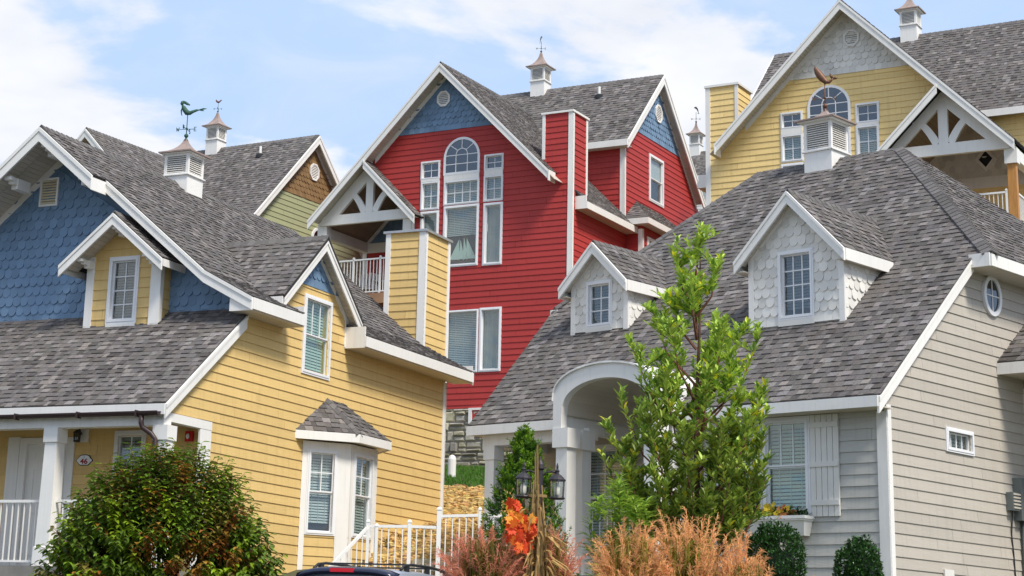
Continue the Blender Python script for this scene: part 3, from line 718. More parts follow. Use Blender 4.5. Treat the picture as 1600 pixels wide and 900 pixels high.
    T.part('eave_return', MB().box(.0, .35, .2, .24, ez - .2, ez + .16), M_WHT)
    T.part('soffit', MB().box(.02, .35, .24, 3.6, ez - .2, ez - .18), M_CRM)
    # side bay
    if not plain:
        bz = 13.72; bx = .5
        siding(T, front(3.62), [[(0.02, 5.5), (bx, 5.5), (bx, 13.7), (0.02, 13.7)]], msid, 11.849, name='bay_wall', core=.05)
        siding(T, right(bx), [[(3.62, 5.5), (6.6, 5.5), (6.6, 13.7), (3.62, 13.7)]], side, 11.849, [(4.0, 12.0, 4.9, 13.4)], name='bay_wall', core=.1)
        trim(T, front(3.62), 'corner_board', bx - .1, bx + .035, 8.2, 13.6); trim(T, right(bx), 'corner_board', 3.59, 3.7, 8.2, 13.6)
        window(T, right(bx), 3.95, 12.0, 5.0, 13.45, ((0, .5, 1, 1), (.5, 1, 2, 2)), .09, None)
        be = bx + .3; v0 = 3.35; ap = (4.35, 14.62); v1 = 7.2
        slr = Vector((0, ap[0] - v0, ap[1] - bz - .15)).normalized()
        roof(T, (0, v0, bz + .15), (1, 0, 0), slr, [[(0, 0), (be, 0), (0, ((ap[0] - v0) ** 2 + (ap[1] - bz - .15) ** 2) ** .5)]])
        su = Vector((-be, 0, ap[1] - bz - .15)); ln = su.length
        roof(T, (be, v0, bz + .15), (0, 1, 0), su.normalized(), [[(0, 0), (v1 - v0, 0), (v1 - ap[0] + .0, ln), (ap[0] - v0, ln)]])
        T.part('eave_fascia', MB().box(-.0, be + .03, v0 - .03, v0, bz - .03, bz + .14).box(be, be + .03, v0, v1, bz - .03, bz + .14), M_WHT)
        T.part('soffit', MB().box(.0, be, v0, v1, bz - .03, bz - .01), M_CRM)
    # balcony
    dz_ = 11.5; bw = 2.45
    T.part('balcony_deck', MB().box(-8.15, -5.05, 0.0, bw, dz_ - .05, dz_), M_CEDAR)
    T.part('deck_joist', MB().box(-8.15, -5.05, -.04, 0.0, dz_ - .29, dz_ + .01).box(-8.19, -8.15, -.04, bw, dz_ - .29, dz_ + .01), M_CEDAR)
    siding(T, front(bw), [[(-8.15, 5.5), (-5.05, 5.5), (-5.05, 13.3), (-8.15, 13.3)]], msid, 11.849, name='balcony_wall', core=.05)
    bp = [[(-8.1, 13.55), (-5.05, 13.55), (-5.05, 14.0), (-6.39, 15.3), (-8.1, 13.6)]]
    scales(T, front(bw), bp, bal_scale or mscale2, 13.58, name='balcony_gable_shingles', core=.05)
    trim(T, front(bw), 'frieze_board', -8.1, -5.0, 13.28, 13.58, 0, .04)
    trim(T, front(bw), 'corner_board', -8.12, -7.98, dz_, 13.3, 0, .04)
    raker(T, front(bw), -8.0, 13.62, -6.39, 15.2, .14, 0, .04, 'frieze_board', None, False); raker(T, front(bw), -6.39, 15.2, -5.05, 13.86, .14, 0, .04, 'frieze_board', None, False)
    if mir:
        c = (-6.75, 14.05); k = .34
        fr = T.part('diamond_window', MB().ring(front(bw), [(c[0], c[1] - k), (c[0] + k * .8, c[1]), (c[0], c[1] + k), (c[0] - k * .8, c[1])], [(c[0], c[1] - k * .66), (c[0] + k * .53, c[1]), (c[0], c[1] + k * .66), (c[0] - k * .53, c[1])], 0, .05), M_WHT)
        T.part('pane', MB().prism(front(bw), [(c[0], c[1] - k * .66), (c[0] + k * .53, c[1]), (c[0], c[1] + k * .66), (c[0] - k * .53, c[1])], .0, .03, 1, True), M_DARK, fr)
    # porch ceiling: planks under both slopes
    PC = PL((-4.9, 0, 15.35 - 1.49 - .1), (0, 1, 0), (-s2, 0, s2)); planks(T, PC, rectp(0, 0, bw, 1.49 / s2), -.03, -.01, .11, 'b' if False else 'a', M_CEIL, 'porch_ceiling')
    PC2 = PL((-8.1, bw, 13.58), (0, -1, 0), (s2, 0, s2)); planks(T, PC2, rectp(0, 0, bw, 1.69 / s2), -.03, -.01, .11, 'a', M_CEIL, 'porch_ceiling')
    for u in ((-8.16, -7.85), (-5.27, -5.0)):
        pst = T.part('porch_post', MB().box(u[0], u[1], -.06, .2, dz_, 13.6) if mpost is None else MB().box(u[0] + .05, u[1] - .05, -.01, .15, dz_, 13.3), mpost or M_WHT)
        if mpost: T.part('post_cap', MB().box(u[0], u[1], -.06, .2, 13.22, 13.6), M_WHT, pst); T.part('post_base', MB().box(u[0], u[1], -.06, .2, dz_, dz_ + .14), M_WHT, pst)
    T.part('side_beam', MB().box(-8.15, -7.95, .2, bw, 13.3, 13.6), M_WHT)
    G_ = front(-.1)
    T.part('truss_chord', MB().rect(G_, -8.0, -4.9, 13.59, 13.88, -.1, .02), M_WHT)
    T.part('truss_post', MB().rect(G_, -6.51, -6.27, 13.88, 15.12, -.09, .015), M_WHT)
    raker(T, G_, -8.0, 13.60, -6.39, 15.21, .0, 0, 0, 'x', None, False) if False else None
    T.part('truss_rafter', MB().prism(G_, [(-8.15, 13.62), (-7.72, 13.6), (-6.39, 14.9), (-6.39, 15.38)], -.09, .01, 1, True), M_WHT)
    T.part('truss_rafter', MB().prism(G_, [(-6.39, 14.9), (-5.06, 13.6), (-4.74, 13.6), (-6.39, 15.25)], -.09, .01, 1, True), M_WHT)
    for sg in (-1, 1):
        mb = MB(); n = 8; pv = None
        for i in range(n + 1):
            t = i / n; x = .17 + (.72 - .17) * t; z = 13.88 + .66 * (1 - (1 - t) ** 1.7); w_ = .075 + .03 * (1 - t)
            cur = ((x, z), w_)
            if pv:
                (xa, za), wa = pv; q = [(-6.39 + sg * (xa - wa * .8), za + wa * .55), (-6.39 + sg * (xa + wa * .8), za - wa * .55), (-6.39 + sg * (x + w_ * .8), z - w_ * .55), (-6.39 + sg * (x - w_ * .8), z + w_ * .55)]
                if area(q) < 0: q = q[::-1]
                mb.prism(G_, q, -.07, .008, 1, True)
            pv = cur
        T.part('truss_brace', mb, M_WHT)
    # balcony railing as parts of the house
    railing(T, [(-7.85, -.0), (-6.9, -.0), (-6.0, 0.0), (-5.27, 0)], [dz_ - .02] * 4, 1.03, .11, .05)
    railing(T, [(-8.05, .2), (-8.05, bw)], [dz_ - .02] * 2, 1.03, .11, .05, posts=False)
    # cupola on the main ridge
    cupola(T, -3.9, rv_, 18.2, 19.12, 19.58, 20.1, .24, .35)
    if vane: weathervane(T, (-3.9, rv_, 20.1), vane[0], vane[1], vane[2], vane[3], .5, vane[4])
    vent_pipe(T, (-1.6, 5.2, 18.25))
    T.flush()
    return T
big_house('tall red clapboard house with blue shingled gable, arched window and red chimney', (4.815, 49.815), -31.13, 0.0, False, M_RED, M_BLU, None, ('dolphin', M_IRON, M_FLSH, .65, 2.4))
big_house('bright yellow clapboard house with ivory shingled gable and yellow chimney at upper right', (8.388, 49.036), -32.6, 0.57, True, M_YEL2, M_WSC, M_WOOD, None, low=8)
big_house('sage green clapboard house with tan shingled side gable behind the blue gable', (-5.8, 53.4), -32.5, -1.34, False, M_GRN, M_BRN, None, ('rooster', M_PAT, M_COPR, .6, .6), main_eave=2.3, low=8, plain=True)
# ---------------------------------------------------------------- yellow house with the porch (number 46)
def bracket(T, u, z, v0, v1, w=.15, h=.2):
    mb = MB().box(u - w / 2, u + w / 2, v1 + .22, v0, z - h, z)
    T.part('eave_bracket', mb.box(u - w * .36, u + w * .36, v1 + .10, v1 + .22, z - h * .62, z).box(u - w * .5, u + w * .5, v1, v1 + .10, z - h * .34, z), M_WHT)
def gable_pair(T, uc, zr, sl, v0, v1, half, kick=None):
    """two slopes over |u-uc|<=half from v0 (front) to v1"""
    c = 1 / math.sqrt(1 + sl * sl); Ls = half / c
    roof(T, (uc + half, v0, zr - sl * half), (0, 1, 0), (-c, 0, sl * c), [rectp(0, 0, v1 - v0, Ls)])
    roof(T, (uc - half, v1, zr - sl * half), (0, -1, 0), (c, 0, sl * c), [rectp(0, 0, v1 - v0, Ls)])
def yellow_house():
    T = Thing('porch_house', 'yellow clapboard house with blue shingled gable, small dormer and white front porch', 'house', (1.201, 39.278, 0), rad(-27.53))
    pr = lambda v: 5.33 + .80 * (v + 10.4)      # porch roof surface
    main = lambda u: (10.65 - .8 * abs(u + 4)) if abs(u + 4) < 3.45 else 7.89 - .52 * (abs(u + 4) - 3.45)
    S = right(0)
    # ---- side wall
    gz = lambda v: 9.0 - .9 * abs(v + 5.67) - .1
    lower = [[(-8.88, 1.9), (0, 1.9), (0, 7.14), (-8.14, 7.14), (-8.88, pr(-8.88) - .06)], [(-10.33, 5.2), (-8.88, 5.2), (-8.88, pr(-8.88) - .06), (-10.33, pr(-10.33) - .06)],
             [(-6.95, 7.14), (-4.35, 7.14), (-4.35, gz(-4.35)), (-5.67, gz(-5.67)), (-6.95, gz(-6.95))]]
    wcut = [(-5.93, 6.53, -5.07, 7.82)]
    siding(T, S, [lower[0], lower[1], clip(lower[2], 0, 1, 8.06)], M_YEL, 5.379, wcut, name='side_wall')
    scales(T, S, [clip(lower[2], 0, -1, -8.06)], M_BLU, 8.06, name='gable_shingles', w=.16, exp=.17)
    window(T, S, -6.02, 6.44, -4.98, 7.9, ((0, .5, 1, 1), (.5, 1, 3, 1)), .075, M_BLDG, label='tall window with pale green blinds in the side gable', slat=.055)
    trim(T, S, 'corner_board', -.11, .03, 1.9, 7.1); T.part('corner_board', MB().box(-.1, .035, 0, .035, 1.9, 7.1), M_WHT)
    T.part('corner_board', MB().box(.0, .035, -9.22, -8.88, 1.9, 5.2).box(-.12, .0, -8.93, -8.88, 2.7, 5.2), M_WHT)
    T.part('porch_side_beam', MB().box(-.1, .04, -10.33, -8.88, 5.06, 5.2), M_WHT)
    for p, q in (((-7.13, 7.62 - .02), (-5.67, 8.93)), ((-5.67, 8.93), (-4.2, 7.62))):
        raker(T, right(.25), p[0], p[1], q[0], q[1], .19, -.03, 0.0)
    raker(T, S, -5.67, 8.86, -4.33, 7.66, .12, 0, .03, 'frieze_board', None, False); T.part('frieze_board', MB().rect(S, -4.45, -4.35, 7.16, 7.66, 0, .03), M_WHT)
    # ---- cross gable roof
    c = 1 / math.sqrt(1 + .81); sl = .9
    for sg in (-1, 1):
        half = 1.5; zr = 9.0; L_ = half / c
        if sg < 0:   # slope facing the street
            P_o = (-2.0, -5.67 - half, zr - sl * half); roof(T, P_o, (1, 0, 0), (0, c, sl * c), [[(1.4, 0), (2.27, 0), (2.27, L_), (-.35, L_)]])
            planks(T, PL(P_o, (1, 0, 0), (0, c, sl * c)), rectp(2.0, 0, 2.24, L_), -.09, -.07)
            T.part('eave_fascia', MB().box(-.1, .25, -7.19, -7.165, 7.49, 7.62), M_WHT)
        else:
            P_o = (.27, -5.67 + half, zr - sl * half); roof(T, P_o, (-1, 0, 0), (0, -c, sl * c), [[(0, 0), (.6, 0), (2.2, L_), (0, L_)]])
            planks(T, PL(P_o, (-1, 0, 0), (0, -c, sl * c)), rectp(0.02, 0, .27, L_), -.09, -.07)
    ridge(T, (-1.9, -5.67, 9.0), (.27, -5.67, 9.0), (0, -1, -.9), (0, 1, -.9))
    # ---- main roof
    cu = 1 / math.sqrt(1 + .64); ck = 1 / math.sqrt(1 + .52 ** 2); L1 = 3.45 / cu; Lk = 1.0 / ck
    vf, vb, vp = -8.5, .4, -8.95
    up0 = L1 - 1.25 / cu
    roof(T, (-.55, vf, 7.89), (0, 1, 0), (-cu, 0, .8 * cu), [rectp(0, 0, vb - vf, L1), rectp(vp - vf, up0, 0, L1)])
    roof(T, (-7.45, vb, 7.89), (0, -1, 0), (cu, 0, .8 * cu), [rectp(0, 0, vb - vf, L1), rectp(vb - vf, up0, vb - vp, L1)])
    roof(T, (.45, vf, 7.37), (0, 1, 0), (-ck, 0, .52 * ck), [rectp(0, 0, 1.77, Lk), rectp(4.08, 0, vb - vf, Lk)])
    roof(T, (-8.45, vb, 7.37), (0, -1, 0), (ck, 0, .52 * ck), [rectp(0, 0, vb - vf, Lk)])
    ridge(T, (-4, vp, 10.65), (-4, vb, 10.65), (-1, 0, -.8), (1, 0, -.8))
    for v, nm in ((vp, 1), (vf, 0)):
        P = front(v)
        if nm:
            raker(T, P, -4, 10.63, -2.75, 9.63, .26); raker(T, P, -5.25, 9.63, -4, 10.63, .26)
            T.part('rake_return', MB().box(-2.78, -2.75, v, vf, 9.37, 9.6).box(-5.25, -5.22, v, vf, 9.37, 9.6), M_WHT)
        else:
            raker(T, P, -2.75, 9.63, -.55, 7.87, .215); raker(T, P, -.55, 7.87, .46, 7.345, .215)
            raker(T, P, -7.45, 7.87, -5.25, 9.63, .215); raker(T, P, -8.46, 7.345, -7.45, 7.87, .215)
    PR = PL((-.55, vf, 7.89), (0, 1, 0), (-cu, 0, .8 * cu)); PLL = PL((-7.45, vb, 7.89), (0, -1, 0), (cu, 0, .8 * cu))
    planks(T, PR, rectp(.01, 0, .54, L1), -.1, -.08); planks(T, PLL, rectp(vb - vf - .54, 0, vb - vf - .01, L1), -.1, -.08)
    planks(T, PR, rectp(vp - vf + .01, up0 + .02, 0, L1), -.1, -.08); planks(T, PLL, rectp(vb - vf, up0 + .02, vb - vp - .01, L1), -.1, -.08)
    PK = PL((.45, vf, 7.37), (0, 1, 0), (-ck, 0, .52 * ck)); planks(T, PK, rectp(.01, 0.02, .54, Lk), -.1, -.08)
    # eaves on the side, broken by the wall gable
    for a, b in ((vf - .01, -6.73), (-4.43, vb)):
        T.part('eave_fascia', MB().box(.45, .48, a, b, 7.15, 7.345), M_WHT)
        planks(T, PL((.45, a + .03, 7.15), (0, 1, 0), (-1, 0, 0)), rectp(0, 0, b - a - .06, .44), -.02, 0.0, .1, 'a')
        T.part('eave_return', MB().box(.0, .45, a, a + .03, 7.13, 7.35 + (.18 if a > -6 else 0)).box(.0, .45, b - .03, b, 7.13, 7.5), M_WHT)
    PB = PL((0, vb, 0), (-1, 0, 0), Z)
    raker(T, PB, -.55 + .0, 7.87, 4.0, 10.63 + .88 * 0 if False else 10.63, .25) if False else None
    raker(T, PB, .55, 7.87, 4.0, 10.63, .25); raker(T, PB, -.45, 7.35, .55, 7.87, .25)
    # ---- blue gable wall above the porch roof
    F = front(-7.95); e = .12
    poly = [(-7.9, 7.1), (-.12, 7.1), (-.12, 7.5), (-.55, 7.89 - e), (-4, 10.65 - e), (-7.45, 7.89 - e)]
    scales(T, F, [poly], M_BLU, 7.2, [], name='blue_shingled_gable', w=.172, exp=.178)
    vent(T, F, -4.44, 9.68, .42, .54, False, M_VENTC)
    raker(T, F, -7.45, 7.76, -4, 10.52, .16, 0, .03, 'frieze_board', None, False); raker(T, F, -4, 10.52, -.55, 7.76, .16, 0, .03, 'frieze_board', None, False)
    bracket(T, -3.95, 10.36, -7.95, -8.88); bracket(T, -4.72, 9.8, -8.3, -8.88); bracket(T, -3.14, 9.76, -7.95, -8.88)
    bracket(T, -6.2, 8.6, -8.0, -8.45)
    # ---- porch roof
    cp = 1 / math.sqrt(1 + .64); Lp = (10.4 - 7.65) / cp
    roof(T, (-8.6, -10.4, 5.33), (1, 0, 0), (0, cp, .8 * cp), [rectp(0, 0, 8.72, Lp)])
    raker(T, right(.12), -10.42, 5.30, -8.14, pr(-8.14) - .03, .22, 0, .03)
    T.part('eave_fascia', MB().box(-8.6, .12, -10.43, -10.40, 5.14, 5.31), M_WHT)
    g = MB(); n = 8; pts = [(.055 * math.cos(math.pi * (1 + i / n)), .055 * math.sin(math.pi * (1 + i / n))) for i in range(n + 1)]
    for k in range(2):
        pass
    vv = []; ff = []
    for x in (-8.6, .06):
        for y, z in pts: vv.append((x, -10.485 + y, 5.185 + z * 1.3))
        for y, z in pts[::-1]: vv.append((x, -10.485 + y * .85, 5.185 + z * 1.1))
    m_ = 2 * (n + 1)
    for i in range(m_): ff.append((i, (i + 1) % m_, m_ + (i + 1) % m_, m_ + i))
    ff.append(tuple(range(m_))); ff.append(tuple(range(m_, 2 * m_))[::-1])
    g.add(vv, ff); gt = T.part('gutter', g, M_GUT)
    for x in (-8.0, -6.6, -5.2, -3.8, -2.75, -1.5, -.35): T.part('gutter_bracket', MB().box(x - .012, x + .012, -10.55, -10.42, 5.10, 5.20), M_GUT, gt)
    T.part('downspout', MB().tube([(-.27, -10.48, 5.12), (-.27, -10.48, 5.0), (-.25, -10.46, 4.93), (-.12, -10.4, 4.84), (-.04, -10.39, 4.75), (-.04, -10.39, 4.3), (-.04, -10.39, 2.1)], .042, 10), M_GUT, gt, smooth=True)
    # ---- porch: floor, columns, beam, inner wall
    T.part('porch_floor', MB().box(-8.6, 0.03, -10.45, -7.7, 2.50, 2.76), M_CONC); T.part('foundation', MB().box(-8.6, 0.0, -10.35, -.1, .8, 2.5), M_CONC)
    T.part('porch_beam', MB().box(-8.55, .06, -10.33, -10.12, 4.98, 5.17), M_WHT)
    planks(T, PL((-8.5, -10.12, 5.14), (1, 0, 0), (0, 1, 0)), rectp(0, 0, 8.45, 1.24), 0.0, .02, .12)
    for u in (-8.4, -6.3, -4.21, -2.11, .03):
        cl = MB(); x, y = u, -10.24
        cl.lathe((x, y, 2.76), [(.155, 0), (.152, .3), (.135, .31), (.115, 1.98)], sq=True)
        co = T.part('porch_column', cl, M_WHT); T.part('column_cap', MB().lathe((x, y, 4.73), [(.12, 0), (.14, .015), (.14, .25)], sq=True), M_WHT, co)
    railing(T, [(-8.25, -10.24), (-6.45, -10.24)], [2.76] * 2, 1.04, .118, posts=False); railing(T, [(-6.15, -10.24), (-4.36, -10.24)], [2.76] * 2, 1.04, .118, posts=False)
    railing(T, [(-4.06, -10.24), (-2.26, -10.24)], [2.76] * 2, 1.04, .118, posts=False); railing(T, [(-1.96, -10.24), (-.12, -10.24)], [2.76] * 2, 1.04, .118, posts=False)
    W = front(-8.88)
    siding(T, W, [[(-8.45, 2.76), (-.12, 2.76), (-.12, 5.15), (-8.45, 5.15)]], M_YEL, 4.858, [(-3.74, 2.77, -2.8, 4.9), (-1.8, 3.86, -1.31, 5.0)], name='porch_wall')
    dr = T.part('door_frame', MB().ring(W, rectp(-3.86, 2.76, -2.70, 5.0), rectp(-3.72, 2.77, -2.82, 4.89), -.05, .05), M_WHT)
    T.part('front_door', MB().rect(W, -3.72, -2.82, 2.77, 4.89, -.06, -.02), M_WHT)
    mb = MB()
    for a in (-3.6, -3.2):
        for z0, z1 in ((3.0, 3.75), (3.9, 4.5), (4.58, 4.78)): mb.ring(W, rectp(a, z0, a + .28, z1), rectp(a + .035, z0 + .035, a + .245, z1 - .035), -.02, -.006)
    T.part('door_panel', mb, M_WHT); T.part('door_knob', MB().ell(W.p(-2.9, 3.75, .04), (.03, .03, .03)), M_FLSH)
    T.part('side_panel', MB().rect(W, -4.12, -3.87, 2.76, 5.02, 0, .05), M_WHT)
    window(T, W, -1.88, 3.78, -1.24, 5.09, ((0, .5, 1, 1), (.5, 1, 2, 1)), .08, M_BLD)
    # ---- dormer in the porch roof
    D = front(-8.27)
    siding(T, D, [[(-3.19, 6.7), (-1.62, 6.7), (-1.62, 8.23), (-2.4, 8.86), (-3.19, 8.23)]], M_YEL, 7.675 - .165, [(-2.64, 7.13, -2.13, 8.2)], name='dormer_wall', exp=.18, core=.1)
    siding(T, right(-1.62), [[(-8.27, 6.9), (-7.65, 7.3), (-7.65, 8.2), (-8.27, 8.2)]], M_YEL, 7.675, name='dormer_cheek', core=.05, exp=.18)
    trim(T, D, 'corner_board', -3.19, -3.03, 6.9, 8.3); trim(T, D, 'corner_board', -1.80, -1.62, 6.9, 8.3); trim(T, right(-1.62), 'corner_board', -8.305, -8.2, 6.95, 8.2); trim(T, right(-1.62), 'corner_board', -7.71, -7.65, 7.4, 8.2)
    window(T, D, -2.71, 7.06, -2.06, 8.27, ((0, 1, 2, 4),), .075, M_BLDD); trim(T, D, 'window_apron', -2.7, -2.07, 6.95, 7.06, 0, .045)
    gable_pair(T, -2.4, 8.98, .8, -8.7, -7.6, 1.08); ridge(T, (-2.4, -8.7, 8.98), (-2.4, -7.65, 8.98), (-1, 0, -.8), (1, 0, -.8))
    for sg in (-1, 1): raker(T, front(-8.7), -2.4, 8.96, -2.4 + sg * 1.1, 8.96 - .88, .2)
    cc = 1 / math.sqrt(1.64)
    planks(T, PL((-1.32, -8.7, 8.116), (0, 1, 0), (-cc, 0, .8 * cc)), rectp(.01, 0, .42, 1.38), -.09, -.07); planks(T, PL((-3.48, -8.27, 8.116), (0, -1, 0), (cc, 0, .8 * cc)), rectp(0, 0, .42, 1.38), -.09, -.07)
    T.part('eave_fascia', MB().box(-1.32, -1.30, -8.68, -7.66, 7.96, 8.09), M_WHT); T.part('eave_fascia', MB().box(-3.5, -3.48, -8.68, -7.66, 7.96, 8.09), M_WHT)
    for u, z in ((-2.4, 8.74), (-3.1, 8.2), (-1.7, 8.2)): bracket(T, u, z, -8.25, -8.68, .11, .13)
    bracket(T, -1.42, 8.12, -7.9, -8.3, .1, .1)
    # ---- chimney on the rear wall
    K = front(.1)
    siding(T, K, [[(-1.53, 6.5), (-.62, 6.5), (-.62, 10.4), (-1.53, 10.4)]], M_YEL, 9.884, name='chimney_front', exp=.17)
    siding(T, right(-.62), [[(.1, 6.5), (1.28, 6.5), (1.28, 10.4), (.1, 10.4)]], M_YEL, 9.884, name='chimney_side', exp=.17)
    trim(T, K, 'corner_board', -1.55, -1.43, 6.5, 10.4); trim(T, K, 'corner_board', -.74, -.585, 6.5, 10.4); trim(T, right(-.62), 'corner_board', .07, .19, 6.5, 10.4); trim(T, right(-.62), 'corner_board', 1.2, 1.31, 6.5, 10.4)
    T.part('chimney_rear', MB().box(-1.53, -1.4, .12, 1.28, 2, 10.4).box(-1.4, -.64, 1.2, 1.28, 2, 10.4), M_YEL); T.part('chimney_cap', MB().box(-1.6, -.55, .03, 1.35, 10.4, 10.45), M_FLSH)
    # ---- bay window on the side wall
    A, B, Cc, Dd = (0, -5.8), (.6, -5.08), (.6, -4.08), (0, -3.36)
    for p, q, wl in ((A, B, (.10, .68)), (B, Cc, (.10, .86)), (Cc, Dd, (.16, .78))):
        P = vert(p, q); ln = math.dist(p, q)
        siding(T, P, [rectp(0, 1.9, ln, 3.6)], M_YEL, 3.4, name='bay_panel', core=.03)
        T.part('bay_post', MB().rect(P, 0, wl[0], 1.9, 5.25, -.03, .03).rect(P, wl[1], ln, 1.9, 5.25, -.03, .03).rect(P, wl[0], wl[1], 5.1, 5.25, -.03, .03), M_WHT)
        window(T, P, wl[0], 3.6, wl[1], 5.11, ((0, .5, 1, 1), (.5, 1, 2, 2)), .06, M_BLD, slat=.05)
    ez = 5.28; a_, b_, c_, d_ = (0, -6.1), (.85, -5.22), (.85, -3.98), (0, -3.1)
    for p, q in ((a_, b_), (b_, c_), (c_, d_)):
        P = vert(p, q); ln = math.dist(p, q); T.part('eave_fascia', MB().rect(P, 0, ln, ez - .02, ez + .13, -.02, .012), M_WHT)
    T.part('soffit', MB().add([(*a_, ez), (*b_, ez), (*c_, ez), (*d_, ez), (*a_, ez + .02), (*b_, ez + .02), (*c_, ez + .02), (*d_, ez + .02)], [(3, 2, 1, 0), (4, 5, 6, 7), (0, 1, 5, 4), (1, 2, 6, 5), (2, 3, 7, 6)]), M_WHT)
    r1, r2 = Vector((0.02, -5.0, 6.09)), Vector((0.02, -4.38, 6.09)); ez += .13
    for pts in ([Vector((*a_, ez)), Vector((*b_, ez)), r1], [Vector((*b_, ez)), Vector((*c_, ez)), r2, r1], [Vector((*c_, ez)), Vector((*d_, ez)), r2]):
        e1 = (pts[1] - pts[0]).normalized(); n_ = e1.cross(pts[2] - pts[0]).normalized(); e2 = n_.cross(e1); P = PL(pts[0], e1, e2)
        roof(T, pts[0], e1, e2, [[P.inv(p) for p in pts]], thick=.02, tw=(.09, .18))
    ridge(T, Vector((*b_, ez)), r1, (-.3, -1, -.4), (.2, 1, -.8), .09)
    # ---- cupola
    cupola(T, -4.0, -4.25, 10.0, 10.80, 11.26, 11.62, .29, .38)
    weathervane(T, (-4.0, -4.25, 11.62), 'mermaid', M_PAT, M_PAT, .9, .25, .35)
    T.part('rear_wall', MB().box(-8.0, -.16, -.15, 0, 1.9, 7.5).box(-8.1, -8.0, -8.88, 0, 1.9, 7.3), M_YEL)
    T.part('rear_gable', MB().add([(-7.6, 0, 7.4), (-.4, 0, 7.4), (-4, 0, 10.5), (-7.6, -.1, 7.4), (-.4, -.1, 7.4), (-4, -.1, 10.5)], [(0, 2, 1), (3, 4, 5)]), M_YEL)
    T.flush(); return T
YH = yellow_house()

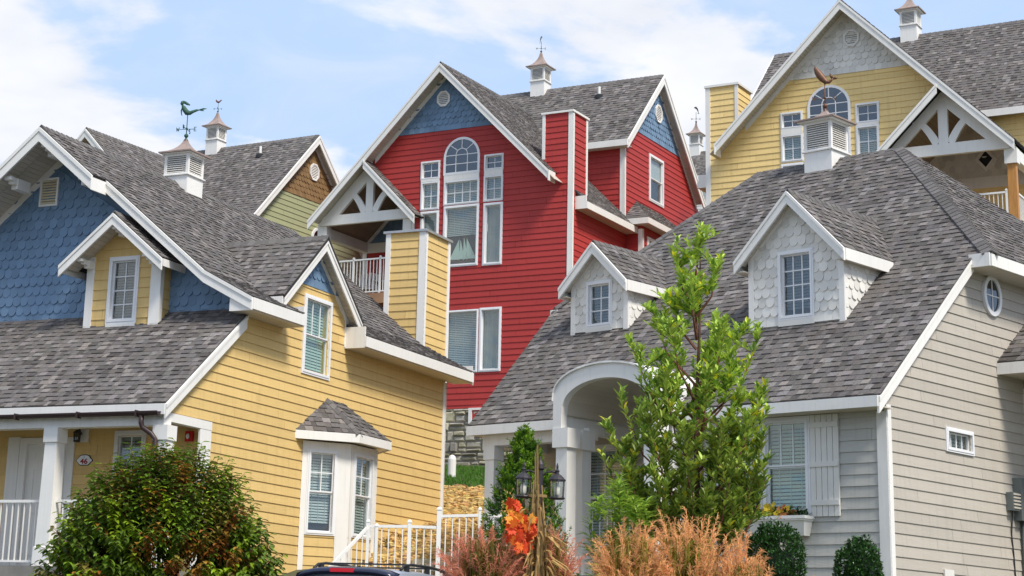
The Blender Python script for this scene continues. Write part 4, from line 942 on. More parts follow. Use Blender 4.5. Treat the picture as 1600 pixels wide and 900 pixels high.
# ---------------------------------------------------------------- grey house with the arched entry
def grey_house():
    T = Thing('steep_roof_house', 'warm grey clapboard house with steep hipped shingle roof, two dormers and arched entry', 'house', (7.23, 27.331, 0), rad(-45.375))
    s = .87; c = 1 / math.sqrt(1 + s * s); pz = lambda v: 5.45 + s * (v + .4)
    S = right(0); F = front(0)
    siding(T, S, [[(0, 1.6), (9.2, 1.6), (9.2, 7.98), (2.5, 7.98), (0, pz(0) - .07)]], M_GRYS, 4.034, [(1.74, 4.92, 2.44, 5.16)], name='side_wall')
    siding(T, F, [[(-3.2, 1.6), (0, 1.6), (0, 5.3), (-3.2, 5.3)]], M_GRYF, 5.027, [(-2.98, 3.9, -1.35, 5.2)], name='front_wall')
    trim(T, F, 'corner_board', -.13, .035, 1.6, 5.26); trim(T, S, 'corner_board', -.03, .10, 1.6, 5.36)
    trim(T, front(-.43), 'eave_fascia', -5.52 + 2.1, .15, 5.27, 5.43, 0, .03); trim(T, front(-.43), 'eave_fascia', -7.85, -5.52, 5.27, 5.43, 0, .03)
    T.part('soffit', MB().box(-7.85, -5.5, -.43, .0, 5.28, 5.30), M_CRM); T.part('soffit', MB().box(-3.45, .12, -.43, .0, 5.28, 5.30), M_CRM)
    raker(T, right(.12), -.42, pz(-.42) - .02, 2.52, pz(2.52) - .02, .24, 0, .035)
    # roofs
    V = lambda v: (v + .4) / c
    roof(T, (0, -.4, 5.45), (1, 0, 0), (0, c, s * c), cut([[(-7.85, 0), (.17, 0), (.17, V(2.5)), (-8.42, V(2.5))]], [(-5.5, -1, -3.46, V(.34))]) + [ [(-8.42, V(2.5)), (.47, V(2.5)), (-3.0, V(5.97)), (-6.2, V(5.97))]])
    L_ = math.hypot(3.45, 2.98)
    roof(T, (.47, 2.5, 7.98), (0, 1, 0), (-3.45 / L_, 0, 3.0 / L_), [[(0, 0), (6.94, 0), (3.47, L_)]])
    roof(T, (.47, 9.44, 7.98), (-1, 0, 0), (0, -c, s * c), [[(0, 0), (8.9, 0), (6.67, 3.47 / c), (3.47, 3.47 / c)]], tw=(.5, .9))
    L2 = math.hypot(2.22, 3.0); roof(T, (-8.42, 9.44, 7.98), (0, -1, 0), (2.22 / L2, 0, 3.0 / L2), [[(0, 0), (6.94, 0), (3.47, L2)]], tw=(.5, .9))
    ridge(T, (-6.2, 5.97, 10.98), (-3.0, 5.97, 10.98), (0, -1, -.87), (0, 1, -.87), .13)
    ridge(T, (.47, 2.5, 7.99), (-3.0, 5.97, 10.98), (-1, -.75, -.45), (.75, 1, -.45), .15)
    ridge(T, (-8.42, 2.5, 7.99), (-6.2, 5.97, 10.98), (-1, .5, -.6), (1, -.75, -.45), .13)
    T.part('eave_fascia', MB().box(.47, .50, 2.45, 9.4, 7.77, 7.96).box(.12, .47, 2.43, 2.46, 7.77, 7.98), M_WHT)
    planks(T, PL((.46, 2.48, 7.79), (0, 1, 0), (-1, 0, 0)), rectp(0, 0, 6.9, .46), -.02, 0, .1, 'b' if False else 'x')
    T.part('eave_fascia', MB().box(-8.48, -8.42, 2.45, 9.4, 7.77, 7.96), M_WHT)
    raker(T, front(2.5), -8.4, 7.95, -8.3, 7.95, .2)
    # side wall windows
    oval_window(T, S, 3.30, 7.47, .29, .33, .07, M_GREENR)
    window(T, S, 1.67, 4.85, 2.51, 5.22, ((0, 1, 4, 1),), .06, M_BLD, bfrom=.0)
    # front window, shutter, flower box
    fr = window(T, F, -3.05, 3.80, -2.10, 5.27, ((0, .5, 1, 1), (.5, 1, 3, 1)), .08, M_BLDG, slat=.055, glas=M_GLS)
    fr = window(T, F, -2.12, 3.80, -1.26, 5.27, ((0, .5, 1, 1), (.5, 1, 3, 1)), .08, M_BLDG, slat=.055, glas=M_GLS)
    sh = T.part('shutter', MB().rect(F, -1.245, -.765, 3.8, 5.26, .02, .028, .7), M_WSC)
    for k in range(5): T.part('shutter_board', MB().rect(F, -1.25 + k * .098, -1.25 + k * .098 + .088, 3.78, 5.27, .028, .048), M_WSC, sh)
    for z in (5.08, 4.50, 3.94): T.part('shutter_batten', MB().rect(F, -1.25, -.768, z, z + .075, .048, .068), M_WSC, sh)
    # dormers
    def dormer(uc, vw, hw, base, apex, hr, sl, win, nx, ny):
        D = front(vw); vo = vw - .21; cw = 1 / math.sqrt(1 + sl * sl); zt = lambda u: apex - .1 - sl * abs(u - uc)
        poly = [(uc - hw, base - .2), (uc + hw, base - .2), (uc + hw, zt(uc + hw)), (uc, apex - .1), (uc - hw, zt(uc - hw))]
        scales(T, D, [poly], M_WSC, base + .02, [(win[0] + .05, win[1] + .05, win[2] - .05, win[3] - .05)], name='dormer_wall', w=.155, exp=.16, core=.1)
        vb = lambda z: (z - 5.45) / s - .4
        scales(T, right(uc + hw), [[(vw, base), (vb(zt(uc + hw)), zt(uc + hw)), (vw, zt(uc + hw))]], M_WSC, base + .05, name='dormer_cheek', w=.155, exp=.16, core=.03)
        T.part('dormer_cheek', MB().prism(left(uc - hw), [(-vb(zt(uc + hw)), zt(uc + hw)), (-vw, base), (-vw, zt(uc + hw))], -.03, 0, 1, True), M_WSC)
        trim(T, D, 'corner_board', uc - hw - .02, uc - hw + .08, base - .05, zt(uc - hw)); trim(T, D, 'corner_board', uc + hw - .08, uc + hw + .02, base - .05, zt(uc + hw)); trim(T, right(uc + hw), 'corner_board', vw - .03, vw + .07, base, zt(uc + hw), 0, .025)
        trim(T, D, 'sill_board', win[0], win[2], base - .0, win[1], 0, .04, M_WSC)
        raker(T, D, uc - hw, zt(uc - hw) + .02, uc, apex - .08, .11, 0, .03, 'frieze_board', None, False); raker(T, D, uc, apex - .08, uc + hw, zt(uc + hw) + .02, .11, 0, .03, 'frieze_board', None, False)
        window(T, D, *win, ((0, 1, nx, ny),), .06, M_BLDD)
        ze = apex - sl * hr; vr = vb(apex) + .05; ve = vb(ze) + .05; Lh = hr / cw
        roof(T, (uc + hr, vo, ze), (0, 1, 0), (-cw, 0, sl * cw), [[(0, 0), (ve - vo, 0), (vr - vo, Lh), (0, Lh)]])
        roof(T, (uc - hr, ve, ze), (0, -1, 0), (cw, 0, sl * cw), [[(0, 0), (ve - vo, 0), (ve - vo, Lh), (ve - vr, Lh)]])
        ridge(T, (uc, vo, apex), (uc, vr - .08, apex), (-1, 0, -sl), (1, 0, -sl), .1)
        for sg in (-1, 1): raker(T, front(vo), uc, apex - .015, uc + sg * (hr + .01), ze - .015, .2)
        planks(T, PL((uc + hr, vo, ze), (0, 1, 0), (-cw, 0, sl * cw)), rectp(.01, 0, .21, Lh), -.085, -.07, .09); planks(T, PL((uc - hr, ve, ze), (0, -1, 0), (cw, 0, sl * cw)), rectp(ve - vo - .21, 0, ve - vo - .01, Lh), -.085, -.07, .09)
        T.part('eave_fascia', MB().box(uc + hr, uc + hr + .025, vo, ve - .12, ze - .2, ze - .01), M_WHT); T.part('eave_fascia', MB().box(uc - hr - .025, uc - hr, vo, ve - .12, ze - .2, ze - .01), M_WHT)
        T.part('soffit', MB().box(uc + hw, uc + hr, vo + .02, ve - .15, ze - .18, ze - .16), M_CRM); T.part('soffit', MB().box(uc - hr, uc - hw, vo + .02, ve - .15, ze - .18, ze - .16), M_CRM)
    dormer(-6.68, 1.71, .63, 7.28, 8.88, .76, 1.0, (-6.98, 7.36, -6.39, 8.2), 2, 3)
    dormer(-2.30, 1.29, .88, 6.92, 9.10, 1.03, 1.03, (-2.63, 7.02, -1.96, 8.15), 3, 4)
    # arched entry: front arch, vault, columns
    A = front(-.9); ua, ub = -5.53, -3.43; cx = (ua + ub) / 2; r = (ub - ua) / 2
    zs = 5.66; rise = .54; n = 18
    arc = lambda rr, zz, rs: [(cx + rr * math.cos(math.pi * i / n), zz + rs * math.sin(math.pi * i / n) ** .8) for i in range(n + 1)]
    o = arc(r, zs, rise); i_ = arc(r - .17, 5.44, .53)
    mb = MB()
    for k in range(n): mb.prism(A, [o[k], o[k + 1], i_[k + 1], i_[k]], -.15, .0, 1, True)
    for x0, x1 in ((ua, ua + .17), (ub - .17, ub)): mb.rect(A, x0, x1, 5.20, zs - .0, -.15, -.001)
    T.part('entry_arch', mb, M_WHT)
    vt = MB(); vi = MB()
    for k in range(n):
        vt.prism(A, [(o[k][0] * 1 , o[k][1] + .0), (o[k + 1][0], o[k + 1][1]), (o[k + 1][0], o[k + 1][1] + .03), (o[k][0], o[k][1] + .03)][::-1] if False else [(o[k][0], o[k][1]), (o[k][0], o[k][1] + .03), (o[k + 1][0], o[k + 1][1] + .03), (o[k + 1][0], o[k + 1][1])], -1.7, .04, U(.9, 1.1), True)
        for j in range(1): vi.prism(A, [(i_[k][0], i_[k][1]), (i_[k][0], i_[k][1] + .02), (i_[k + 1][0] + .004, i_[k + 1][1] + .02), (i_[k + 1][0] + .004, i_[k + 1][1])], -2.1, -.15, U(.93, 1.03), True)
    T.part('arch_roof', vt, M_WHT); T.part('vault_ceiling', vi, M_CRM)
    T.part('entry_side_panel', MB().box(ua, ua + .12, -.75, 1.2, 5.2, 5.75), M_WHT); T.part('entry_side_panel', MB().box(ub - .12, ub, -.75, 1.2, 5.2, 5.75), M_WHT)
    for x, y in ((-5.37, -.75), (-5.4, -.33), (-3.6, -.75), (-3.6, -.33)):
        co = T.part('porch_column', MB().lathe((x, y, 2.9), [(.16, 0), (.155, .3), (.115, .31), (.115, 2.02)], sq=True), M_WHT)
        T.part('column_cap', MB().lathe((x, y, 4.9), [(.12, 0), (.16, .01), (.16, .32)], sq=True), M_WHT, co)
    co = T.part('porch_column', MB().lathe((-7.5, -.13, 2.9), [(.13, 0), (.1, .3), (.1, 2.0)], sq=True), M_WHT); T.part('column_cap', MB().lathe((-7.5, -.13, 4.86), [(.11, 0), (.125, .01), (.125, .25)], sq=True), M_WHT, co)
    T.part('porch_beam', MB().box(-7.65, -5.3, -.25, -.02, 5.1, 5.29).box(-7.65, -7.4, -.02, 1.2, 5.1, 5.29), M_WHT)
    siding(T, front(1.2), [[(-8.2, 2.9), (-3.2, 2.9), (-3.2, 5.4), (-8.2, 5.4)], rectp(-5.6, 5.4, -3.35, 6.25)], M_GRYS, 5.027, [(-6.55, 3.5, -5.7, 5.1)], name='entry_wall')
    window(T, front(1.2), -6.65, 3.42, -5.62, 5.2, ((0, .5, 1, 1), (.5, 1, 2, 2)), .09, M_BLD)
    dr = T.part('front_door', MB().rect(front(1.2), -5.1, -4.2, 2.92, 4.95, .01, .05), M_WSC); T.part('door_frame', MB().ring(front(1.2), rectp(-5.2, 2.91, -4.1, 5.05), rectp(-5.1, 2.92, -4.2, 4.95), 0, .06), M_WHT); T.part('door_glass', MB().rect(front(1.2), -4.9, -4.4, 3.9, 4.75, .05, .055), M_GLSD, dr)
    T.part('entry_return_wall', MB().box(-3.2, -3.05, .0, 1.2, 1.6, 5.4), M_GRYS)
    T.part('porch_floor', MB().box(-8.2, -3.2, -.9, 1.3, 2.7, 2.9), M_CONC); T.part('foundation', MB().box(-8.1, -.1, 0.1, 9.2, .8, 2.8), M_CONC)
    T.part('rear_wall', MB().box(-8.1, -.16, 9.1, 9.2, 1.6, 7.98)
        .prism(left(-8.0), [(-9.1, 1.6), (-1.2, 1.6), (-1.2, 6.6), (-2.5, 7.75), (-9.1, 7.9)], -.1, 0, 1, True), M_GRYS)
    # side projection at the right edge of the picture
    siding(T, front(4.26), [[(.0, 1.6), (1.4, 1.6), (1.4, 6.2), (.0, 6.2)]], M_GRYS, 4.034, name='bay_wall', core=.05); siding(T, right(1.4), [[(4.26, 1.6), (7.2, 1.6), (7.2, 6.2), (4.26, 6.2)]], M_GRYS, 4.034, name='bay_wall', core=.05)
    trim(T, front(4.26), 'corner_board', 0.0, .08, 1.6, 6.1)
    roof(T, (0, 3.4, 6.42), (1, 0, 0), (0, .8, .6), [[(-.3, 0), (1.8, 0), (.4, 1.6), (-.3, 1.6)]]); roof(T, (1.8, 3.4, 6.42), (0, 1, 0), (-.8, 0, .6), [[(0, 0), (4, 0), (4, 1.6), (1.3, 1.6)]])
    T.part('eave_fascia', MB().box(0.02, 1.83, 3.37, 3.4, 6.22, 6.40).box(1.8, 1.83, 3.4, 7.4, 6.22, 6.4), M_WHT); T.part('soffit', MB().box(.02, 1.8, 3.4, 7.4, 6.23, 6.25), M_CRM)
    T.part('foundation_vent', MB().rect(S, 1.45, 1.72, 2.93, 3.10, .02, .05), M_WSC)
    # cupola
    cupola(T, -4.62, 5.97, 10.2, 11.13, 11.72, 12.0, .30, .42, M_COP)
    weathervane(T, (-4.62, 5.97, 12.0), 'whale', M_COPR, M_COPR, .95, .5, .45)
    T.flush(); return T
GH = grey_house()
# ---------------------------------------------------------------- ground
def lerp(a, b, t): return a + (b - a) * t
def interp(x, xs, ys):
    if x <= xs[0]: return ys[0]
    for i in range(1, len(xs)):
        if x <= xs[i]: return lerp(ys[i - 1], ys[i], (x - xs[i - 1]) / (xs[i] - xs[i - 1]))
    return ys[-1]
def gz(x, y):
    base = .037 * y if y < 60 else 2.2 + .01 * (y - 60)
    if y < 5: base = .037 * max(y, -40)
    yl = interp(x, [-30, -8, -4.5, -2.6, -1.3, 1.9, 2.3, 5.5, 12, 20, 40], [42, 30.5, 26.3, 26.6, 29.9, 29.9, 20.4, 20.2, 18, 14, 10])
    s = y - yl; t = min(1, max(0, (s + .2) / 2.6)); t = t * t * (3 - 2 * t)
    s2 = min(x - .55, 24.1 - y, y - 20.2, 3.5 - x) / .7; s2 = min(1, max(0, s2)); t = max(t, s2 * s2 * (3 - 2 * s2))
    plat = interp(y, [14, 20, 24, 27, 31, 33, 36, 45, 50, 60, 80, 100, 200, 2500], [1.5, 1.85, 2.15, 2.3, 2.45, 2.7, 3.45, 5.55, 6.45, 7.6, 11, 15, 25, 80])
    return lerp(base, max(plat, base), t)
def lines(a, b, n): return [a + (b - a) * i / n for i in range(n + 1)]
xs = [-3000, -800, -250, -90, -50] + lines(-30, 24, 90) + [40, 70, 150, 400, 1200, 3000]
ys = [-2000, -300, -60, -15, 0, 6, 12] + lines(14, 56, 84) + [62, 70, 85, 120, 200, 500, 1200, 3000]
v = [(x, y, gz(x, y)) for y in ys for x in xs]; nx = len(xs)
f = [(j * nx + i, j * nx + i + 1, (j + 1) * nx + i + 1, (j + 1) * nx + i) for j in range(len(ys) - 1) for i in range(nx - 1)]
M_LAWN = mat('lawn_soil', (0.085, 0.085, 0.045), rough=0.95, var=0.3, vs=5, bump=0.5, bs=60)
g = new_obj('ground', MB().add(v, f), M_LAWN); g['kind'] = 'structure'
M_ASPH = mat('asphalt', (0.05, 0.05, 0.052), rough=0.9, var=0.2, vs=3, bump=0.6, bs=150)
rx = lines(-26, 16, 42); ry = lines(4, 27, 46)
def on_road(x, y): return y < interp(x, [-30, -8, -4.5, -2.6, -1.3, 0.2, 0.7, 2.3, 5.5, 12, 20], [41.6, 30.1, 25.9, 26.2, 29.5, 29.5, 19.9, 19.9, 19.7, 17.6, 13.6])
rv = [(x, y, gz(x, y) + .004) for y in ry for x in rx]; rn = len(rx)
rf = [(j * rn + i, j * rn + i + 1, (j + 1) * rn + i + 1, (j + 1) * rn + i) for j in range(len(ry) - 1) for i in range(rn - 1) if on_road(rx[i], ry[j + 1]) and on_road(rx[i + 1], ry[j + 1])]
rd = new_obj('road', MB().add(rv, rf), M_ASPH); rd['kind'] = 'structure'
# grass blades on the visible lawn strip below the stone base
random.seed(21)
gm = MB()
for i in range(9000):
    x, y = U(-.2, 4.2), U(44.2, 49.6)
    z = gz(x, y); h = U(.05, .10); a = U(0, 6.28); dx, dy = math.cos(a) * .012, math.sin(a) * .012
    t = U(.7, 1.3); gm.add([(x - dx, y - dy, z), (x + dx, y + dy, z), (x + U(-.03, .03), y + U(-.03, .03), z + h)], [(0, 1, 2)], (t, t, t * .8))
M_BLADE = mat('grass_blade', (0.07, 0.19, 0.018), rough=0.7, var=0.1, sub=0.3)
o = new_obj('lawn_grass', gm, M_BLADE); o['kind'] = 'stuff'; o['label'] = 'bright green mown lawn strip below the stone base of the red house'; o['category'] = 'grass'
# loose golden stone bank between the houses
M_ROCK = mat('golden_rubble', (0.52, 0.38, 0.17), rough=0.9, var=0.2, vs=6, bump=0.6, bs=30)
def rock(mb, c, r, t=1.0, n=7, m_=4):
    v = []; f = []; sq = (U(.75, 1.25), U(.75, 1.25), U(.5, .85))
    for j in range(m_ + 1):
        th = math.pi * j / m_
        for i in range(n):
            a = 2 * math.pi * i / n + j * .3; k = r * U(.78, 1.15)
            v.append((c[0] + k * sq[0] * math.sin(th) * math.cos(a), c[1] + k * sq[1] * math.sin(th) * math.sin(a), c[2] + k * sq[2] * math.cos(th)))
    for j in range(m_):
        for i in range(n): i2 = (i + 1) % n; f.append((j * n + i, (j + 1) * n + i, (j + 1) * n + i2, j * n + i2))
    mb.add(v, f, t)
rk = MB()
for i in range(5200):
    y = 33.2 + 10.9 * R() ** .8; x = U(-.4, 1.4) + (y - 33) * U(.0, .22) if R() < .5 else U(.2, 3.6)
    t = U(.55, 1.35); w_ = U(.8, 1.05); rock(rk, (x, y, gz(x, y) + U(-.02, .05)), U(.05, .12), (t, t * w_, t * w_ * U(.7, 1)), 6, 3)
o = new_obj('rubble_bank', rk, M_ROCK); o['kind'] = 'stuff'; o['label'] = 'bank of loose golden rubble below the lawn strip'; o['category'] = 'rocks'
M_BOUL = mat('pale_boulder', (0.42, 0.36, 0.25), rough=0.9, var=0.3, vs=3, bump=0.7, bs=18)
def solo(name, mb, mt, label, cat, group=None, smooth=False, loc=None):
    if loc: mb.v = [(a - loc[0], b - loc[1], c - loc[2]) for a, b, c in mb.v]
    o = new_obj(name, mb, mt, smooth); o['label'] = label; o['category'] = cat
    if loc: o.location = loc
    if group: o['group'] = group
    return o
for (x, y, r, lb) in ((1.42, 34.2, .42, 'largest pale boulder behind the white railing at the foot of the rubble bank'), (.75, 34.0, .27, 'smaller pale boulder beside the corner of the yellow house'), (2.25, 34.6, .33, 'pale boulder half hidden by the conical evergreen')):
    mb = MB(); rock(mb, (x, y, gz(x, y) + r * .3), r, 1.0, 9, 6); solo('boulder', mb, M_BOUL, lb, 'boulder', 'boulders at the foot of the rubble bank', loc=(x, y, gz(x, y)))
mb = MB().lathe((1.66, 46.6, 0), [(.1, gz(1.66, 46.6) - .1), (.1, gz(1.66, 46.6) + .42), (.075, gz(1.66, 46.6) + .5), (.02, gz(1.66, 46.6) + .53)], 14)
solo('pipe_stub', mb, M_WHT, 'short white round-topped pipe standing before the stone base', 'pipe', loc=(1.66, 46.6, gz(1.66, 46.6)))

# ---------------------------------------------------------------- far house with a cupola in the gap
def far_house():
    T = Thing('distant_house', 'distant pale house with cupola in the gap beside the yellow chimney', 'house', (14.229, 86.354, 4.28), rad(-31))
    roof(T, (-6, 0, 19.7), (1, 0, 0), (0, .7071, .7071), [rectp(0, 0, 16, 2.2)]); roof(T, (10, 3.12, 19.7), (-1, 0, 0), (0, -.7071, .7071), [rectp(0, 0, 16, 2.2)], tw=(.6, .9))
    siding(T, front(.3), [[(-5.6, 6), (9.6, 6), (9.6, 19.6), (-5.6, 19.6)]], M_WSC, 12); T.part('side_wall', MB().prism(left(-5.6), [(-2.85, 6), (-.45, 6), (-.45, 19.6), (-1.56, 20.9), (-2.85, 19.6)], -.1, 0, 1, True), M_WSC)
    T.part('side_wall', MB().box(9.4, 9.6, .5, 2.8, 6, 19.6), M_WSC); T.part('rear_wall', MB().box(-5.5, 9.4, 2.7, 2.8, 6, 19.6), M_WSC)
    T.part('eave_fascia', MB().box(-6, 10, -.03, 0, 19.45, 19.68), M_WHT); ridge(T, (-6, 1.556, 21.25), (10, 1.556, 21.25), (0, -1, -1), (0, 1, -1))
    raker(T, left(-6), -1.556, 21.23, 0.0, 19.68, .25); raker(T, left(-6), -3.11, 19.68, -1.556, 21.23, .25)
    cupola(T, FX, 1.556, 20.7, 21.6, 22.1, 22.7, .25, .38); weathervane(T, (FX, 1.556, 22.7), 'dolphin', M_IRON, M_IRON, .95, .4, 1.2)
    T.flush()
FX = -.6
far_house()

# ---------------------------------------------------------------- fittings on the houses
def on(T, P, a, b, h=0): return T.M @ P.p(a, b, h)
def fitting(T, name, label, cat, P, a, b, group=None):
    p = on(T, P, a, b); e1 = (T.M.to_3x3() @ P.e1); rz = math.atan2(e1.y, e1.x)
    return Thing(name, label, cat, p, rz, group)       # local x along the wall, -y out of the wall
W = front(-8.88)
L1 = fitting(YH, 'wall_lantern', 'black wall lantern beside the white door of the yellow porch', 'lamp', W, -2.56, 5.02)
L1.part('mounting_block', MB().box(-.02, .13, -.05, -.0, -.11, .11), M_WHT)
L1.part('lamp_arm', MB().tube([(.0, -.04, .02), (.0, -.12, .10), (-.02, -.15, .07)], .012, 6), M_IRON)
L1.part('lamp_cage', MB().lathe((-.02, -.15, -.12), [(.05, 0), (.06, .015), (.06, .03)], 8).lathe((-.02, -.15, .03), [(.075, 0), (.06, .03), (.02, .06)], 8), M_IRON)
for k in range(6): a = k * math.pi / 3; L1.part('cage_bar', MB().tube([(-.02 + .055 * math.cos(a), -.15 + .055 * math.sin(a), -.1), (-.02 + .065 * math.cos(a), -.15 + .065 * math.sin(a), .04)], .006, 5), M_IRON)
L1.part('lamp_glass', MB().lathe((-.02, -.15, -.1), [(.045, 0), (.052, .13)], 12), M_GLSD)
L2 = fitting(GH, 'wall_lantern', 'black wall lantern on the recessed wall of the arched entry', 'lamp', front(1.2), -5.42, 5.0)
L2.part('lamp_arm', MB().tube([(.0, -.0, .02), (.0, -.12, .12), (-.0, -.15, .07)], .015, 6), M_IRON)
L2.part('lamp_cage', MB().lathe((0, -.15, -.14), [(.06, 0), (.08, .1), (.085, .17), (.03, .22)], 10), M_IRON)
def text_mesh(s, size, mt, name, depth=.004):
    cu = bpy.data.curves.new(name, 'FONT'); cu.body = s; cu.size = size; cu.extrude = depth; cu.align_x = 'CENTER'; cu.align_y = 'CENTER'; cu.offset = size * .02
    t = bpy.data.objects.new(name, cu); COL.objects.link(t); dg = bpy.context.evaluated_depsgraph_get()
    me = bpy.data.meshes.new_from_object(t.evaluated_get(dg)); bpy.data.objects.remove(t)
    v = [tuple(p.co) for p in me.vertices]; f = [tuple(p.vertices) for p in me.polygons]
    return MB().add([(x, -z, y) for x, y, z in v], f)
N46 = fitting(YH, 'number_plaque', 'white scalloped plaque reading 46 in red beside the porch door', 'plaque', W, -2.48, 4.60)
pts = []
for k in range(36):
    a = 2 * math.pi * k / 36; r = 1 + .07 * math.cos(6 * a); pts.append((.165 * r * math.cos(a), .088 * r * math.sin(a) + (.018 * max(0, math.sin(a)) ** 6)))
PF_ = PL((0, 0, 0), (1, 0, 0), Z)
M_RINK = mat('dark_red_ink', (0.30, 0.012, 0.018), rough=0.5, var=0)
N46.part('plaque_border', MB().prism(PF_, pts, 0, .028, 1, True), M_IRON); N46.part('plaque_face', MB().prism(PF_, [(a * .9, b * .86) for a, b in pts], .02, .034, 1, True), M_VNL)
tm = text_mesh('46', .125, M_RINK, 'numeral'); tm.v = [(x * 1.25, y - .036, z - .020) for x, y, z in tm.v]; N46.part('numerals', tm, M_RINK)
N46.part('plaque_motif', MB().lathe((0, -.037, .048), [(.004, 0), (.008, .004), (.001, .018)], 6), M_PAT)
AL = fitting(YH, 'fire_alarm', 'red fire alarm box with white strobe high on the porch wall', 'alarm', W, -.37, 4.97)
M_REDP = mat('red_plastic', (0.55, 0.012, 0.012), rough=0.35, var=0.02)
AL.part('alarm_body', MB().box(-.075, .075, -.06, 0, -.085, .085), M_REDP); AL.part('strobe', MB().ell((-.02, -.062, .0), (.035, .02, .045), 12, 8), M_VNL, smooth=True)
SB = fitting(YH, 'side_vent_cover', 'small cream dryer vent low on the yellow side wall', 'vent', right(0), -6.9, 2.88)
SB.part('vent_hood', MB().box(-.13, .13, -.06, 0, -.05, .06), M_WSC)
# sailing ship model in the big window of the red house
MR = Matrix.Translation((4.815, 49.815, 0)) @ Matrix.Rotation(rad(-31.13), 4, 'Z')
p = MR @ Vector((-3.37, .085, 12.25)); SH = Thing('model_ship', 'model sailing ship with pale green sails in the tall window of the red house', 'model ship', p, rad(-31.13))
M_SAIL = mat('pale_green_sail', (0.80, 0.92, 0.80), rough=0.8, var=0.05)
SH.part('hull', MB().add([(-.36, 0, .06), (-.3, -.04, 0), (.25, -.04, 0), (.36, 0, .07), (.25, .04, 0), (-.3, .04, 0), (0, 0, -.05)], [(0, 1, 5), (1, 2, 4, 5), (2, 3, 4), (1, 6, 2), (5, 4, 6), (0, 6, 1), (0, 5, 6), (2, 6, 3), (4, 3, 6)]), M_COPR)
for x0, x1, xt, h in ((-.42, -.10, -.13, .62), (-.12, .06, -.08, .60), (.0, .17, .03, .66), (.1, .42, .12, .64)):
    SH.part('sail', MB().prism(PF_, [(x0, .07), (x1, .05), (xt, h)], -.008, .008, 1, True), M_SAIL)
for x in (-.12, .02, .12): SH.part('mast', MB().tube([(x, .0, 0), (x, 0, .67)], .008, 5), M_WOOD)
# meter, phone box and conduit on the grey side wall
M_GM = mat('grey_metal_box', (0.16, 0.18, 0.175), rough=0.5, metal=.2, var=.1)
MT = fitting(GH, 'electric_meter', 'grey electric meter box with round glass dial on the side wall', 'meter', right(0), 3.95, 4.30)
MT.part('meter_box', MB().box(-.24, .24, -.15, 0, -.33, .33), M_GM); MT.part('meter_dial', MB().lathe((.1, -.15, .13), [(0.0, 0), (.001, .0)], 4).tube([(.08, -.15, .13), (.08, -.24, .13)], .09, 16), M_FLSH); MT.part('conduit', MB().tube([(-.03, -.08, -.33), (-.03, -.08, -2.2)], .05, 10), M_GM, smooth=True)
PH = fitting(GH, 'telephone_box', 'small louvred grey box beside the electric meter', 'utility box', right(0), 3.58, 4.25)
PH.part('box_body', MB().box(-.11, .11, -.14, 0, -.14, .14), M_GM)
for k in range(5): PH.part('louvre', MB().box(-.1, .115, -.155, -.14, -.11 + k * .052, -.085 + k * .052), M_CRM)
PH.part('cable', MB().tube([(.03, -.05, -.14), (.0, -.03, -.5), (.04, -.03, -.8), (.06, -.03, -1.1), (.11, -.03, -1.3)], .012, 6), M_IRON)
# flower box
M_PET = mat('yellow_petal', (0.80, 0.62, 0.06), rough=0.7, var=0.1, sub=.3); M_OPET = mat('orange_petal', (0.75, 0.30, 0.10), rough=.7, var=.1, sub=.3); M_LFD = mat('dark_leaf', (0.025, 0.07, 0.02), rough=.6, var=.2, sub=.2)
FB = fitting(GH, 'window_box', 'white window box of yellow and orange flowers under the grey front window', 'planter', front(0), -2.1, 3.5)
FB.part('box_body', MB().add([(-.85, -.02, 0), (.80, -.02, 0), (.80, -.18, 0), (-.85, -.18, 0), (-.9, -.02, .24), (.86, -.02, .24), (.86, -.26, .24), (-.9, -.26, .24)], [(3, 2, 1, 0), (4, 5, 6, 7), (0, 1, 5, 4), (1, 2, 6, 5), (2, 3, 7, 6), (3, 0, 4, 7)]), M_WHT)
FB.part('box_rim', MB().box(-.93, .89, -.29, -.0, .24, .285).box(-.91, .87, -.275, 0, .215, .24), M_WHT)
def leaf(mb, p, d, ln, w, t, up=(0, 0, 1), fold=.15, curl=0.0):
    """pointed leaf from p along d"""
    d = Vector(d).normalized(); s = d.cross(Vector(up))
    if s.length < .05: s = d.cross(Vector((1, 0, 0)))
    s.normalize(); n = s.cross(d); p = Vector(p)
    a = p; m1 = p + d * ln * .4 - n * ln * fold * .0; b = p + d * ln - n * curl * ln
    l = m1 + s * w / 2 + n * w * fold; r = m1 - s * w / 2 + n * w * fold; l2 = p + d * ln * .75 + s * w * .33 + n * (w * fold - curl * ln * .5); r2 = p + d * ln * .75 - s * w * .33 + n * (w * fold - curl * ln * .5); c2 = p + d * ln * .75 - n * curl * ln * .5
    mb.add([a, r, r2, b, l2, l, m1, c2], [(0, 1, 6), (0, 6, 5), (6, 1, 2, 7), (5, 6, 7, 4), (7, 2, 3), (4, 7, 3)], t)
random.seed(5)
lm = MB()
for i in range(420):
    p = (U(-.85, .84), U(-.26, -.04), U(.24, .36)); leaf(lm, p, (U(-1, 1), U(-1, .3), U(-.2, 1)), U(.06, .12), .035, U(.6, 1.6))
FB.part('foliage', lm, M_LFD, kind='stuff')
for i in range(95):
    c = Vector((U(-.84, .6), U(-.28, -.08), U(.28, .42) + (.04 if R() < .3 else 0))); mb = MB(); r = U(.045, .07); n = Vector((U(-.4, .4), -1, U(0, .6))).normalized(); a1 = n.orthogonal().normalized(); a2 = n.cross(a1)
    for k in range(6):
        a = k * math.pi / 3; d = a1 * math.cos(a) + a2 * math.sin(a); leaf(mb, c, d + n * .3, r, r * .8, U(.8, 1.15), n)
    FB.piece('flower', mb, M_OPET if c.x > .3 and R() < .5 or R() < .08 else M_PET, None)
FB.flush()

